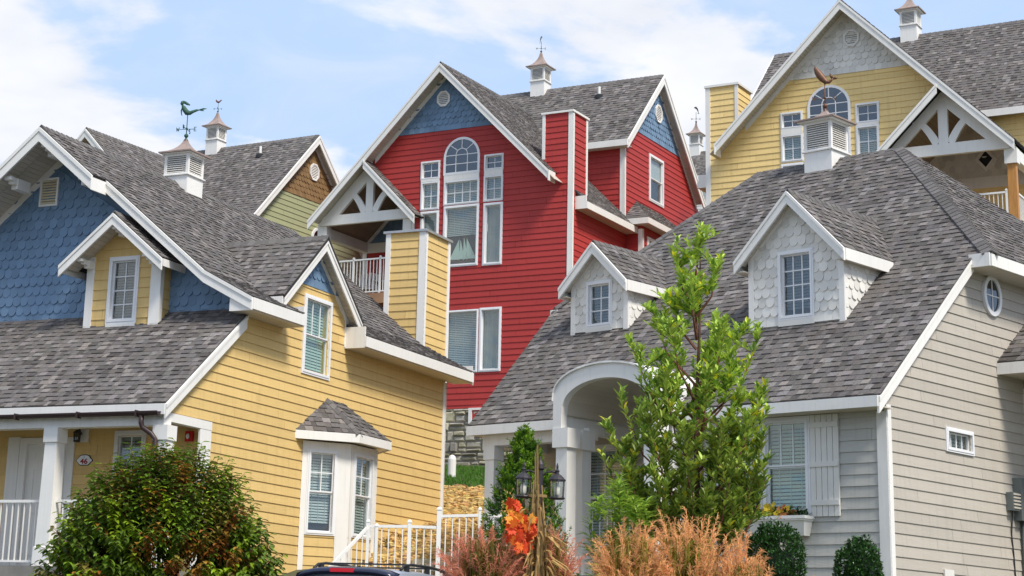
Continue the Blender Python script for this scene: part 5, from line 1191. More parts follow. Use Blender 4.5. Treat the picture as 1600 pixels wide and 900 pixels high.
# ---------------------------------------------------------------- entry ramp railing
random.seed(11)
RL = Thing('ramp_railing', 'white metal picket railing running along the ramp to the grey porch', 'railing', (0, 0, 0))
railing(RL, [(-1.05, 30.3), (-.22, 31.0)], [1.62, 2.60], .97, .11, .05, top=.045, posts=False)
railing(RL, [(-.22, 31.0), (.45, 31.0), (.92, 31.0)], [2.58, 2.60, 2.60], 1.0, .115, .06, posts=False, top=.042)
railing(RL, [(.92, 31.0), (1.58, 31.0), (2.35, 31.0), (3.07, 31.0), (3.28, 31.0)], [2.78, 2.82, 2.82, 2.82, 2.82], 1.0, .115, .06, posts=False, top=.042)
railing(RL, [(3.28, 31.0), (4.6, 31.0)], [2.95, 3.0], 1.03, .115, .06, posts=False)
for x, z0, z1, w_ in ((-.22, 1.4, 3.64, .05), (-.08, 1.4, 3.58, .05), (.45, 1.4, 3.66, .06), (.92, 1.4, 3.88, .07), (1.58, 1.6, 3.9, .05), (3.07, 1.6, 3.88, .055), (3.28, 1.6, 4.05, .09)):
    RL.part('post', MB().box(x - w_ / 2, x + w_ / 2, 31.0 - w_ / 2, 31.0 + w_ / 2, z0, z1).lathe((x, 31.0, z1), [(w_ * .62, 0), (w_ * .6, .02), (.012, .05)], sq=True), M_WHT)
RL.part('ramp_deck', MB().box(-.3, 4.7, 30.95, 32.1, 2.45, 2.6), M_CONC)
RL.flush()
# ---------------------------------------------------------------- plants
def bark_mat(n, c): return mat(n, c, rough=.85, var=.25, vs=12, bump=.5, bs=40)
M_BARK = bark_mat('brown_bark', (0.10, 0.055, 0.035)); M_BARKR = bark_mat('red_brown_twig', (0.16, 0.06, 0.04))
M_LEAF = mat('glossy_leaf', (0.31, 0.42, 0.065), rough=.42, var=.15, vs=9, spec=.5, sub=.32)
M_BUSH = mat('autumn_shrub_leaf', (0.092, 0.155, 0.018), rough=.42, var=.15, vs=9, spec=.45, sub=.28)
M_THUJ = mat('evergreen_scale_leaf', (0.075, 0.165, 0.014), rough=.6, var=.2, vs=8, sub=.25)
M_BOXL = mat('boxwood_leaf', (0.035, 0.095, 0.022), rough=.35, var=.2, vs=14, spec=.5, sub=.2)
def leaf4(mb, p, d, ln, w, t, up=(0, 0, 1)):
    d = Vector(d).normalized(); s = d.cross(Vector(up))
    if s.length < .05: s = d.cross(Vector((1, .2, 0)))
    s.normalize(); n = s.cross(d); p = Vector(p); m_ = p + d * ln * .45
    mb.add([p, m_ - s * w / 2 + n * w * .18, p + d * ln, m_ + s * w / 2 + n * w * .18], [(0, 1, 2), (0, 2, 3)], t)
def rnd3(): 
    while True:
        v = Vector((U(-1, 1), U(-1, 1), U(-1, 1)))
        if .05 < v.length < 1: return v.normalized()
from mathutils import noise as mnoise
# big autumn shrub in front of the porch
random.seed(3)
bx, by = -3.06, 26.95; bzg = gz(bx, by)
BU = Thing('autumn_shrub', 'large round green shrub with red and brown patches before the yellow porch', 'shrub', (bx, by, bzg))
st = MB()
cz = 2.50 - bzg
for i in range(26):
    a = U(0, 6.28); e = U(.2, 1.3); tip = Vector((1.45 * math.cos(a) * math.cos(e), 1.3 * math.sin(a) * math.cos(e), cz + 1.5 * math.sin(e)))
    p0 = Vector((U(-.12, .12), U(-.12, .12), 0)); md = p0.lerp(tip, .45) + Vector((0, 0, .35)); st.tube([p0, md, tip], [.03, .018, .006], 5)
BU.part('stem', st, M_BARK, kind='stuff')
def bcol(P):
    # P relative to the shrub centre; bronze shoots are scattered, thicker right of the middle
    x, z = P.x / 1.6, (P.z - cz) / 1.6; q = mnoise.noise(P * 3.4 + Vector((7, 3, 1)))
    red = max(0, 1 - ((x - .30) ** 2 / .28 + (z + .05) ** 2 / .7)) * .42 + q * 1.25
    yel = mnoise.noise(P * 3.6 + Vector((1, 8, 4)))
    return red, yel
for i in range(4200):
    d = rnd3()
    if d.z < -.75 or d.y > .75: continue
    bump = 1 + .13 * mnoise.noise(d * 2.6 + Vector((2, 5, 9))) + .06 * mnoise.noise(d * 7)
    dep = 1 - .5 * R() ** 1.5
    c = Vector((1.46 * d.x * (1 - .20 * max(0, d.z)), 1.4 * d.y, 1.55 * d.z * (1.0 if d.z > 0 else .95))) * bump * dep + Vector((0, 0, cz))
    sd_ = (d + Vector((0, 0, .55)) + rnd3() * .35).normalized(); L0 = U(.22, .42) if dep > .9 else .2
    red, yel = bcol(c)
    k = R()
    if red + U(-.25, .25) > .62: base = (2.4, .50, .7) if k < .5 else (3.2, .95, 1.2)
    elif red + U(-.2, .2) > .45: base = (2.3, 1.15, 1.6) if k < .6 else (1.4, .75, 1.2)
    elif yel > .17: base = (2.3, 2.0, .8)
    else: base = (1.0, 1.0, .9) if k < .7 else (1.5, 1.55, .9)
    tw = MB().tube([c, c + sd_ * L0 * .6, c + sd_ * L0 + Vector((0, 0, -.03))], [.005, .004, .002], 4); BU.piece('twig', tw, M_BARKR, None)
    n = int(L0 / .028)
    for j in range(n):
        t = j / n; p = c + sd_ * L0 * t; a = j * 2.4; o = Vector((math.cos(a), math.sin(a), 0)) * .8 + d * .5 + Vector((0, 0, -.75 + .5 * t))
        sh = U(.75, 1.25) * (1.25 if t > .8 else 1); mb = MB(); leaf(mb, p, o, U(.10, .145), U(.055, .075), (base[0] * sh, base[1] * sh, base[2] * sh), curl=.15)
        BU.piece('leaf', mb, M_BUSH, None)
BU.flush()

# young broad-leaved tree before the grey house
random.seed(8)
tx, ty = 4.02, 24.5; tzg = gz(tx, ty)
TR = Thing('young_tree', 'slender young tree with upright glossy leaves before the grey house', 'tree', (tx, ty, tzg))
wz = lambda z: z - tzg
tr = MB().tube([(0, 0, 0), (.02, 0, 1.2), (.0, .02, wz(4.6)), (.05, 0, wz(5.8)), (.07, 0, wz(7.0))], [.06, .045, .03, .018, .006], 8)
TR.part('trunk', tr, M_BARK, smooth=True)
tips = [(.06, 0, 7.02), (-.27, .05, 6.80), (.36, -.1, 6.72), (.08, .3, 6.5), (-.1, -.3, 6.45), (-.62, .1, 6.15), (-.95, -.1, 5.55), (.78, .15, 5.95), (.95, -.15, 5.75), (-.45, -.4, 5.9), (.4, -.45, 5.9), (.5, .4, 6.0),
        (-1.15, .1, 5.0), (-1.35, -.15, 4.55), (-1.4, .2, 4.25), (-1.15, -.4, 4.05), (-.8, -.6, 4.6), (-.3, -.75, 4.5), (.3, -.75, 4.6), (.75, -.55, 4.75), (1.0, -.3, 5.0), (1.05, .15, 4.75), (1.0, -.1, 4.35), (.85, -.5, 4.1), (.4, -.8, 4.05), (-.2, -.8, 4.0), (-.75, -.65, 3.95),
        (-.75, .55, 4.9), (.2, .7, 4.8), (.8, .5, 4.4), (-.4, .6, 5.3), (.55, -.2, 5.35), (-.55, -.1, 5.25), (.1, -.5, 5.2), (-1.0, .4, 4.3), (.95, .3, 3.9), (-.9, -.2, 3.75), (.5, -.6, 3.65), (0, -.7, 3.6), (1.05, -.25, 3.95), (-.6, -.5, 3.42), (.6, -.5, 3.40), (.05, -.55, 3.35), (-.3, .4, 3.45), (-1.05, -.1, 3.62), (.9, .1, 3.5), (-.95, -.4, 3.5), (.3, .3, 3.4)]
for k_ in range(13):
    z_ = U(3.9, 6.4); re = interp(z_, [3.4, 4.5, 5.5, 6.2, 6.8], [.95, 1.15, .9, .6, .3]); a_ = U(0, 6.28); r_ = re * U(.45, .95); tips.append((r_ * math.cos(a_) * 1.05, r_ * math.sin(a_) * .75, z_))
for ti, (x, y, z) in enumerate(tips):
    x = x * .86 - .02
    tip = Vector((x, y, wz(z))); h = tip.z; r = math.hypot(x, y); s0 = max(wz(2.75), h - r * U(.9, 1.2) - .4); p0 = Vector((.01, 0, s0)); md = p0.lerp(tip, .5) + Vector((x, y, 0)) * .18 - Vector((0, 0, .08))
    cur = [p0, p0.lerp(md, .55), md, md.lerp(tip, .55), tip]
    TR.part('branch', MB().tube(cur, [.02, .016, .012, .008, .003], 5), M_BARKR)
    def spray(a, b, n, sc=1.0):
        d0 = (b - a).normalized()
        for j in range(n):
            t = .1 + .9 * j / n; p = a.lerp(b, t); an = j * 2.4 + ti; o = Vector((math.cos(an), math.sin(an), 0))
            up = .9 if t > .6 else .55; dd = (o * U(.6, 1.2) + d0 * up + Vector((0, 0, .35))).normalized()
            k = R(); base = (1, 1, 1) if k < .5 else ((1.6, 1.5, 1.5) if k < .78 else ((.5, .65, .6) if k < .96 else (2.2, 1.5, .5))); s = U(.85, 1.2)
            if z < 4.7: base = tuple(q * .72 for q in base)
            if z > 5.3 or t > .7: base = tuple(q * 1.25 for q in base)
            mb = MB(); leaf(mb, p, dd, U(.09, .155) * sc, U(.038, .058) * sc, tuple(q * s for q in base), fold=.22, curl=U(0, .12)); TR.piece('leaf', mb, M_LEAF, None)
    spray(cur[2], cur[4], 30)
    for q in range(9 if z > 5.3 else 12):
        t = U(.15, .95); a = cur[1].lerp(tip, t); o = rnd3(); o.z = abs(o.z) * .6 + .55; b = a + o.normalized() * U(.16, .34)
        TR.piece('twig', MB().tube([a, b], [.005, .002], 4), M_BARKR, None); spray(a, b, random.randint(11, 18))
TR.flush()

# shrub with long leaves at the railing
random.seed(14)
sx, sy = 2.9, 23.6; sg = gz(sx, sy)
SHB = Thing('long_leaved_shrub', 'green shrub with long narrow leaves left of the young tree trunk', 'shrub', (sx, sy, sg))
for i in range(85):
    a = U(0, 6.28); r = U(.0, .42); z = U(.55, 1.78 - r * .7); p0 = Vector((r * math.cos(a) * .4, r * math.sin(a) * .4, 0)); p1 = Vector((r * math.cos(a), r * math.sin(a), z))
    SHB.part('stem', MB().tube([p0, p1], [.008, .003], 4), M_BARK) if i % 3 == 0 else None
    for j in range(20):
        an = j * 2.4; o = Vector((math.cos(an), math.sin(an), U(.1, .9))); k = R(); t = (.75, .9, .7) if k < .6 else (1.3, 1.35, 1.2)
        mb = MB(); leaf(mb, p1 - Vector((0, 0, U(0, .28))), o, U(.13, .2), U(.028, .042), t, curl=.18); SHB.piece('leaf', mb, M_LEAF, None)
SHB.flush()

# conical evergreen
random.seed(15)
ex, ey = 2.12, 28.9; eg = gz(ex, ey) ; H_ = 5.0 - eg
EV = Thing('conical_evergreen', 'conical evergreen with yellow green tips beside the porch of the grey house', 'tree', (ex, ey, eg))
EV.part('trunk', MB().tube([(0, 0, 0), (0, 0, H_ * .9)], [.06, .01], 7), M_BARK)
ev = MB()
for i in range(620):
    t = R() ** .85; z = t * H_ * .95; a = U(0, 6.28); r = .80 * (1 - t) ** .66 * (1 + .22 * mnoise.noise(Vector((math.cos(a) * 1.7, math.sin(a) * 1.7, z * 2.2)))) * (1 if R() < .7 else U(.5, .95))
    c = Vector((r * math.cos(a), r * math.sin(a), z)); out = Vector((math.cos(a), math.sin(a), 0)); ax = (out * U(.35, .8) + Vector((0, 0, 1)) + rnd3() * .25).normalized(); L0 = U(.16, .34) * (1 - .35 * t)
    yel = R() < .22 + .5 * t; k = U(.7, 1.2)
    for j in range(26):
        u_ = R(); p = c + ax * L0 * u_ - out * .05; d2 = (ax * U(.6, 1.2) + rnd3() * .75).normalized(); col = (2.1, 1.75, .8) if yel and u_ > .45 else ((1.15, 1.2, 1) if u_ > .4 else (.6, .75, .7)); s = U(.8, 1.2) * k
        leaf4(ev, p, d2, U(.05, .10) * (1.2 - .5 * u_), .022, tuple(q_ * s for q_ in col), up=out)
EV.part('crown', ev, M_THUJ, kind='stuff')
EV.flush()

# two clipped boxwoods
for i, (x, y, rx, rz_, top, lb, sd0) in enumerate(((5.0, 24.45, .365, .62, 3.37, 'larger clipped boxwood under the window box', 31), (6.07, 24.45, .30, .52, 3.24, 'smaller clipped boxwood beside the corner of the grey house', 32))):
    random.seed(sd0); gq = gz(x, y); B_ = Thing('boxwood', lb, 'bush', (x, y, gq), 0, 'boxwoods before the grey house')
    B_.part('trunk', MB().tube([(0, 0, 0), (0, 0, .6)], [.03, .015], 6), M_BARK); cr = MB(); cc_ = top - gq - rz_
    cr.ell((0, 0, cc_), (rx * .7, rx * .7, rz_ * .75), 12, 8, .3, .3)
    for k in range(9000 if i == 0 else 6500):
        d = rnd3(); b = 1 + .2 * mnoise.noise(d * 3.1 + Vector((sd0, 0, 0))) + .05 * mnoise.noise(d * 9); dep = 1 - .2 * R() ** 1.6
        sq = (abs(d.x) ** 2.6 + abs(d.y) ** 2.6 + abs(d.z) ** 2.6) ** (-1 / 2.6) if i == 0 else 1
        c = Vector((rx * d.x, rx * d.y, rz_ * d.z)) * b * dep * (sq ** .6) + Vector((0, 0, cc_))
        if c.z < .1: continue
        q = R(); t = U(.6, 1.2) if q < .8 else U(1.6, 2.8); leaf4(cr, c, d * .6 + rnd3() * .8 + Vector((0, 0, .3)), U(.032, .055), .028, (t, t, t * .9))
    B_.part('crown', cr, M_BOXL, kind='stuff')

# plumed grasses
def plume_grass(name, label, x, y, w, d, top, col, gcol, n, seed, grp, lean=.35, strands=46):
    random.seed(seed); gq = gz(x, y); T = Thing(name, label, 'grass', (x, y, gq), 0, grp); h0 = top - gq
    mp_ = mat(name + '_plume', col, rough=.8, var=.12, sub=.35); mg_ = mat(name + '_blade', gcol, rough=.6, var=.2, sub=.3)
    pm, bl = MB(), MB()
    for i in range(n):
        a = U(0, 6.28); rr = math.sqrt(R()); px, py = rr * math.cos(a), rr * math.sin(a)
        base = Vector((px * w * .35, py * d * .35, 0)); hh = h0 * U(.62, 1.0) * (1 - .30 * rr * rr); tip = Vector((px * w, py * d, hh)) + Vector((U(-.06, .06), U(-.05, .05), 0))
        md = base.lerp(tip, .5) + Vector((0, 0, .12)); pts_ = [base, md, tip]
        dv = (tip - md).normalized(); ls = .010
        bl.add([base, base + Vector((ls, 0, 0)), md + Vector((ls, 0, 0)), md], [(0, 1, 2, 3)], (1.6, 1.1, .8)); bl.add([md, md + Vector((ls * .8, 0, 0)), tip], [(0, 1, 2)], (2.6, 1.2, 1.0))
        s0 = U(.75, 1.3); L0 = U(.28, .5); k0 = tip - dv * L0; bend = Vector((U(-.15, .15) + px * .35, U(-.2, .2), -.12))
        for j in range(strands):
            t = j / strands; p = k0 + dv * L0 * t + bend * t * t * .25; o = rnd3(); dd = (dv * U(.7, 1.3) + o * U(.6, 1.15) + bend * t).normalized(); ln = U(.05, .14) * (1 - .4 * t)
            sd2 = dd.cross(Vector((0, 1, 0))).normalized() * .0026; q = s0 * U(.75, 1.25)
            m2 = p + dd * ln * .55; e2 = p + dd * ln + Vector((0, 0, -ln * .22)) + bend * .05
            pm.add([p - sd2, p + sd2, m2 + sd2 * .8, m2 - sd2 * .8, e2], [(0, 1, 2, 3), (3, 2, 4)], (q, q * U(.9, 1.1), q))
    for i in range(n * 4):
        a = U(0, 6.28); base = Vector((U(-.4, .4) * w, U(-.4, .4) * d, 0)); hh = h0 * U(.35, .80); o = Vector((math.cos(a) * w * U(.3, .95), math.sin(a) * d * U(.3, .9), 0)); md = base + o * .35 + Vector((0, 0, hh)); tip = base + o + Vector((0, 0, hh * U(.75, 1.05)))
        sd2 = Vector((-math.sin(a), math.cos(a), 0)) * .006; t = U(.6, 1.5); c_ = (t * U(.8, 1.8), t, t * .8)
        bl.add([base - sd2, base + sd2, md + sd2, md - sd2, tip], [(0, 1, 2, 3), (3, 2, 4)], c_)
    T.part('plume', pm, mp_, kind='stuff'); T.part('blade', bl, mg_, kind='stuff')
GR = 'plumed grasses in the front bed'
plume_grass('pink_plumed_grass', 'low pinkish plumed grass left of the lamp post, over the parked car', 1.22, 22.1, .50, .45, 3.14, (0.74, 0.29, 0.18), (0.13, 0.14, 0.025), 190, 41, GR)
plume_grass('pink_plumed_grass', 'pinkish plumed grass directly behind the corn stalk bundle', 1.95, 22.5, .36, .4, 3.22, (0.74, 0.29, 0.18), (0.13, 0.14, 0.025), 120, 42, GR)
plume_grass('tan_plumed_grass', 'tallest tan plumed grass at the foot of the young tree', 3.38, 21.2, .55, .5, 3.40, (0.84, 0.43, 0.18), (0.16, 0.17, 0.02), 230, 43, GR)
plume_grass('tan_plumed_grass', 'tan plumed grass between the narrow-leaved shrub and the tallest grass', 2.72, 21.0, .42, .4, 3.20, (0.80, 0.36, 0.17), (0.15, 0.16, 0.02), 150, 44, GR)
plume_grass('tan_plumed_grass', 'golden plumed grass leaning toward the larger boxwood', 3.92, 21.0, .34, .4, 3.12, (0.84, 0.50, 0.14), (0.20, 0.18, 0.02), 150, 45, GR)
plume_grass('tan_plumed_grass', 'lowest tan grass tuft just right of the larger boxwood', 4.62, 21.0, .25, .25, 2.72, (0.60, 0.40, 0.26), (0.16, 0.16, 0.02), 60, 46, GR)

# ---------------------------------------------------------------- lamp post, corn stalks and maple leaves
random.seed(9)
lx, ly = 1.81, 22.1; lg = gz(lx, ly)
LP = Thing('lamp_post', 'black twin lamp post with two glass lanterns on curved arms', 'street lamp', (lx, ly, lg))
hz = lambda z: z - lg
LP.part('pole', MB().lathe((0, 0, 0), [(.10, 0), (.10, .06), (.06, .14), (.042, .3), (.038, hz(3.72)), (.055, hz(3.74)), (.05, hz(3.79)), (.02, hz(3.84)), (.012, hz(3.88))], 12), M_IRON, smooth=False)
M_BULB = mat('frosted_bulb', (0.85, 0.85, 0.8), rough=.4, var=0); M_LG = glass('lantern_glass', (.9, .9, .85), .10)
for sg, dx_ in ((-1, -.19), (1, .20)):
    b = Vector((dx_, -.02, hz(3.40 if sg < 0 else 3.395)))
    LP.part('lamp_arm', MB().tube([(0, 0, hz(3.62)), (dx_ * .35, 0, hz(3.70)), (dx_ * .7, 0, hz(3.715)), (dx_, -.02, hz(3.69))], .011, 8), M_IRON, smooth=True)
    ln_ = LP.part('lantern', MB().lathe(b, [(.085, 0), (.092, .012), (.085, .026)], 12).lathe(b + Vector((0, 0, .21)), [(.098, 0), (.10, .012), (.085, .03), (.05, .065), (.022, .082), (.02, .105), (.03, .115), (.012, .135), (.014, .17), (.004, .205)], 12), M_IRON)
    for k in range(6): a = k * math.pi / 3 + .3; LP.part('lantern_bar', MB().tube([b + Vector((.080 * math.cos(a), .080 * math.sin(a), .02)), b + Vector((.090 * math.cos(a), .090 * math.sin(a), .215))], .0055, 5), M_IRON, ln_)
    LP.part('lantern_glass', MB().tube([b + Vector((0, 0, .025)), b + Vector((0, 0, .21))], [.074, .084], 6, cap=False), M_LG, ln_); LP.part('bulb', MB().lathe(b, [(.02, .03), (.035, .06), (.038, .13), (.02, .165), (.004, .18)], 12), M_BULB, ln_, smooth=True)
M_HUSK = mat('dry_corn_husk', (0.40, 0.27, 0.11), rough=.75, var=.3, vs=14, bump=.3, bs=30, sub=.25)
CS = Thing('corn_stalk_bundle', 'dry tan corn stalks tied round the black lamp post', 'decoration', (lx - .03, ly - .06, lg))
for i in range(64):
    a = U(0, 6.28); r = U(.03, .16) * (1 if i > 3 else .4); top = hz(U(3.15, 3.6)) if i > 3 else hz(U(3.9, 4.03)); b = Vector((r * 1.3 * math.cos(a), r * math.sin(a), 0)); m1 = Vector((r * .7 * math.cos(a + .3), r * .7 * math.sin(a + .3), top * .6)); t = Vector((r * .45 * math.cos(a + .5) - .02, r * math.sin(a + .5), top))
    q = U(.6, 1.3); CS.part('stalk', MB().tube([b, m1, t], [.016, .013, .006], 6, (q, q, q)), M_HUSK)
for i in range(120):
    a = U(0, 6.28); z = hz(U(2.1, 3.3)); p = Vector((.13 * math.cos(a), .10 * math.sin(a), z)); o = Vector((math.cos(a), math.sin(a), 0)); ln = U(.18, .45); q = U(.7, 1.5); mb = MB()
    prev = None; wdt = U(.018, .035); tw_ = U(-2, 2)
    vs_, fs_ = [], []
    for k in range(6):
        t = k / 5; c = p + o * ln * (.25 * t + .75 * t * t) * U(.5, .9) + Vector((0, 0, ln * (.8 * t - 1.25 * t * t))); s = Vector((-math.sin(a + tw_ * t), math.cos(a + tw_ * t), .3 * t)) * wdt * (1 - t) ** .6
        vs_ += [c - s, c + s]
        if k: fs_.append((2 * k - 2, 2 * k - 1, 2 * k + 1, 2 * k))
    mb.add(vs_, fs_, (q, q * .95, q * .85)); CS.part('husk_leaf', mb, M_HUSK)
mb = MB()
for i in range(26): a = 2 * math.pi * i / 26; b_ = 2 * math.pi * (i + 1) / 26; mb.beam((.105 * math.cos(a), .09 * math.sin(a), hz(3.42)), (.105 * math.cos(b_), .09 * math.sin(b_), hz(3.42)), .012, .03)
CS.part('twine', mb, M_HUSK)
M_MAPL = mat('fabric_maple_leaf', (0.78, 0.085, 0.02), rough=.6, var=.15, vs=20, sub=.35)
ML = Thing('maple_leaf_spray', 'bright red and orange maple leaf spray tied to the corn stalks', 'decoration', (lx - .235, ly - .25, hz(3.03) + lg))
def maple(mb, c, n, up, s, t):
    n = n.normalized(); u = (up - n * up.dot(n)).normalized(); r = n.cross(u)
    out = [(0, 1), (.13, .62), (.32, .74), (.30, .42), (.86, .52), (.66, .22), (.72, -.02), (.36, -.12), (.40, -.42), (.10, -.34), (0, -.6)]
    pts_ = out + [(-x, y) for x, y in out[1:-1][::-1]]
    v = [c + n * .02 * s] + [c + r * x * s + u * y * s + n * (.10 * s * (abs(x) - .4)) for x, y in pts_]; m_ = len(pts_)
    mb.add(v, [(0, 1 + (i + 1) % m_, 1 + i) for i in range(m_)], t)
for i in range(58):
    if i < 40: c = Vector((U(-.15, .17), U(-.07, .05), U(-.24, .14)))
    else: t = (i - 40) / 18; c = Vector((-.12 + U(-.04, .1) + .07 * (1 - t), U(-.03, .03), .08 + .24 * t))
    if c.x < -.1 and c.z < -.15: c.x += .1
    n = Vector((U(-.6, .6), -1, U(-.4, .6))); k = R() + (.4 if c.z > .08 else 0); t = (1, 1, 1) if k < .8 else ((1.1, 2.3, 1.2) if k < 1.0 else (1.15, 4.6, 2.0)); q = U(.8, 1.15)
    mb = MB(); maple(mb, c, n, Vector((U(-1, 1), 0, U(-1, .6))), U(.065, .095), (t[0] * q, t[1] * q, t[2] * q)); ML.part('maple_leaf', mb, M_MAPL)
ML.part('wire_stem', MB().tube([(.15, .15, -.25), (.02, .02, 0), (-.1, 0, .3)], .006, 5), M_IRON)

# ---------------------------------------------------------------- parked car
M_NAVY = mat('dark_navy_car_paint', (0.010, 0.014, 0.04), rough=.18, var=0, spec=.7); M_SILV = mat('silver_car_paint', (0.42, 0.46, 0.54), rough=.25, var=0, metal=.4, spec=.6)
M_CGLS = mat('tinted_car_glass', (0.012, 0.014, 0.016), rough=.05, var=0, spec=.8); M_TYRE = mat('tyre_rubber', (.02, .02, .02), rough=.9, var=.1); M_RLAMP = mat('red_lamp_lens', (.55, .01, .02), rough=.2, var=0); M_BLKP = mat('black_plastic', (.02, .02, .022), rough=.5, var=0)
cx_, cy_ = -.42, 24.9; cg = gz(cx_, cy_ + 2) ; cz0 = 2.60 - 1.62
CAR = Thing('parked_car', 'dark navy and silver sport utility car with black roof rails and red brake light', 'car', (cx_, cy_, cz0 + .0), rad(-19))
# sections along the length (y), x half widths at heights
secs = [(0.02, [(.60, .35), (.80, .5), (.84, .8), (.84, 1.02), (.76, 1.32), (.63, 1.60), (.50, 1.635)]), (.22, [(.70, .3), (.88, .5), (.90, .8), (.89, 1.04), (.78, 1.36), (.66, 1.645), (.52, 1.68)]), (1.2, [(.72, .3), (.90, .5), (.92, .8), (.91, 1.04), (.80, 1.38), (.68, 1.67), (.54, 1.70)]),
        (2.4, [(.72, .3), (.90, .5), (.92, .8), (.91, 1.02), (.80, 1.36), (.67, 1.65), (.53, 1.68)]), (2.95, [(.72, .3), (.90, .5), (.92, .8), (.90, 1.0), (.78, 1.30), (.64, 1.54), (.5, 1.57)]), (3.5, [(.72, .3), (.9, .5), (.91, .78), (.88, .97), (.75, 1.04), (.6, 1.07), (.45, 1.09)]), (4.35, [(.7, .3), (.86, .45), (.87, .7), (.82, .86), (.7, .93), (.55, .96), (.4, .97)]), (4.6, [(.6, .35), (.74, .45), (.76, .65), (.7, .78), (.6, .82), (.5, .84), (.38, .85)])]
v, f = [], []; m_ = len(secs[0][1])
for y, s in secs:
    for x, z in s: v.append((x, y, z))
    for x, z in s[::-1]: v.append((-x, y, z))
for i in range(len(secs) - 1):
    for k in range(2 * m_): k2 = (k + 1) % (2 * m_); f.append((i * 2 * m_ + k, (i + 1) * 2 * m_ + k, (i + 1) * 2 * m_ + k2, i * 2 * m_ + k2))
f.append(tuple(range(2 * m_))[::-1][::-1]); f.append(tuple(range((len(secs) - 1) * 2 * m_, len(secs) * 2 * m_))[::-1])
body = CAR.part('body', MB().add(v, f), M_SILV, smooth=True)
mm_ = body.modifiers.new('b', 'BEVEL'); mm_.width = .02; mm_.segments = 2; mm_.limit_method = 'ANGLE'
CAR.part('tailgate', MB().add([(-.80, -.005, .55), (.80, -.005, .55), (.82, -.005, 1.0), (.74, -.005, 1.32), (-.74, -.005, 1.32), (-.82, -.005, 1.0), (-.8, .05, .55), (.8, .05, .55), (.82, .05, 1.0), (.74, .05, 1.32), (-.74, .05, 1.32), (-.82, .05, 1.0)], [(0, 1, 2, 3, 4, 5), (1, 0, 6, 7), (2, 1, 7, 8), (3, 2, 8, 9), (4, 3, 9, 10), (5, 4, 10, 11), (0, 5, 11, 6)]), M_NAVY)
CAR.part('rear_window', MB().add([(-.74, -.02, 1.08), (.74, -.02, 1.08), (.62, .05, 1.56), (-.62, .05, 1.56), (-.74, .03, 1.08), (.74, .03, 1.08), (.62, .1, 1.56), (-.62, .1, 1.56)], [(0, 1, 2, 3), (0, 4, 5, 1), (1, 5, 6, 2), (2, 6, 7, 3), (3, 7, 4, 0)]), M_CGLS)
sp = MB(); n = 12; vv, ff = [], []
for i in range(n + 1):
    x = -.66 + 1.32 * i / n; e_ = 1 - (abs(x) / .66) ** 4; zt = 1.615 + .075 * e_
    for y, z in ((.38, zt + .0), (.10, zt + .005), (-.09, zt - .02), (-.13, zt - .055), (-.10, zt - .095), (.06, zt - .11)): vv.append((x, y, z))
for i in range(n):
    for k in range(6): k2 = (k + 1) % 6; ff.append((i * 6 + k, i * 6 + k2, (i + 1) * 6 + k2, (i + 1) * 6 + k))
ff += [(0, 5, 4, 3, 2, 1), tuple(n * 6 + k for k in range(6))]
spo = CAR.part('spoiler', sp.add(vv, ff), M_NAVY, smooth=True); CAR.part('brake_light', MB().box(-.19, .13, -.142, -.10, 1.615, 1.665), M_RLAMP, spo)
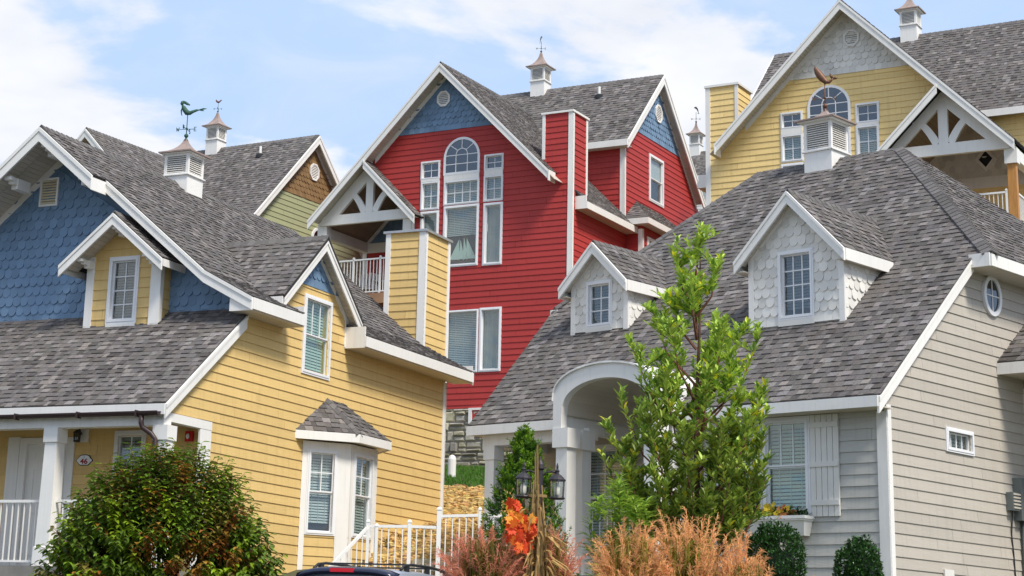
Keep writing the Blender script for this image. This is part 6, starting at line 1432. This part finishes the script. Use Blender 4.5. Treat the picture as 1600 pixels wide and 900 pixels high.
for sg in (-1, 1):
    x = sg * .60; rl = CAR.part('roof_rail', MB().tube([(x, .36, 1.68), (x, .50, 1.735), (x, .8, 1.765), (x, 1.6, 1.775), (x, 2.3, 1.755), (x, 2.55, 1.71), (x, 2.65, 1.665)], .019, 8), M_BLKP, smooth=True)
    for y in (.62, 1.5, 2.35): CAR.part('rail_foot', MB().box(x - .02, x + .02, y - .06, y + .06, 1.66, 1.76), M_BLKP, rl)
    q = lambda a: [(sg * X, Y, Z_) for X, Y, Z_ in a]
    for y0, y1, y2, y3 in ((.42, 1.08, 1.08, .62), (1.16, 1.98, 1.94, 1.14), (2.06, 3.05, 2.62, 2.02)):
        w0, w1 = .905, .725; vv = [(sg * w0, y0, 1.08), (sg * w0, y1, 1.07), (sg * w1, y2, 1.56), (sg * w1, y3, 1.57)]; vv += [(a - sg * .06, b, c) for a, b, c in vv]
        CAR.part('side_window', MB().add(vv, [(0, 1, 2, 3), (4, 7, 6, 5), (0, 4, 5, 1), (1, 5, 6, 2), (2, 6, 7, 3), (3, 7, 4, 0)]), M_CGLS)
    for y in (.85, 3.65):
        wh = CAR.part('wheel', MB().tube([(sg * .70, y, .35), (sg * .93, y, .35)], .35, 20), M_TYRE); CAR.part('rim', MB().tube([(sg * .93, y, .35), (sg * .945, y, .35)], [.23, .2], 14), M_FLSH, wh)
    CAR.part('tail_light', MB().box(min(sg * .70, sg * .86), max(sg * .70, sg * .86), -.02, .12, .85, 1.12), M_RLAMP); CAR.part('headlight', MB().box(min(sg * .45, sg * .72), max(sg * .45, sg * .72), 4.5, 4.6, .66, .78), M_FLSH)
CAR.part('windscreen', MB().add([(-.74, 3.42, 1.1), (.74, 3.42, 1.1), (.58, 2.92, 1.585), (-.58, 2.92, 1.585), (-.74, 3.36, 1.05), (.74, 3.36, 1.05), (.58, 2.9, 1.54), (-.58, 2.9, 1.54)], [(0, 1, 2, 3), (0, 4, 5, 1), (1, 5, 6, 2), (2, 6, 7, 3), (3, 7, 4, 0)]), M_CGLS)
CAR.part('rear_bumper', MB().box(-.82, .82, -.08, .06, .38, .62), M_BLKP)
for y in (1.0, 2.0): CAR.part('cross_bar', MB().beam((-.6, y, 1.775), (.6, y, 1.775), .05, .02), M_BLKP)

# ---------------------------------------------------------------- chairs on the red balcony
M_CHR = mat('white_painted_chair', (.75, .74, .7), rough=.6, var=.05)
for i, (x, y, r, lb) in enumerate(((-7.2, 1.2, .3, 'white slatted armchair on the red house balcony, left one'), (-6.1, 1.3, -.3, 'white slatted armchair on the red house balcony, nearer the yellow chimney'))):
    p = MR @ Vector((x, y, 11.5)); A_ = Thing('armchair', lb, 'chair', p, rad(-31) + r, 'armchairs on the red balcony')
    A_.part('seat', MB().box(-.28, .28, -.28, .26, .36, .40), M_CHR)
    for k in range(5): A_.part('back_slat', MB().beam((-.22 + k * .11, .26, .38), (-.24 + k * .12, .48, 1.0 - .03 * abs(k - 2)), .09, .02, (0, 1, 0)), M_CHR)
    for sg in (-1, 1):
        A_.part('armrest', MB().box(sg * .33 - .07, sg * .33 + .07, -.36, .32, .58, .605), M_CHR)
        for yy in (-.3, .26): A_.part('leg', MB().box(sg * .31 - .025, sg * .31 + .025, yy - .04, yy + .04, 0, .58), M_CHR)
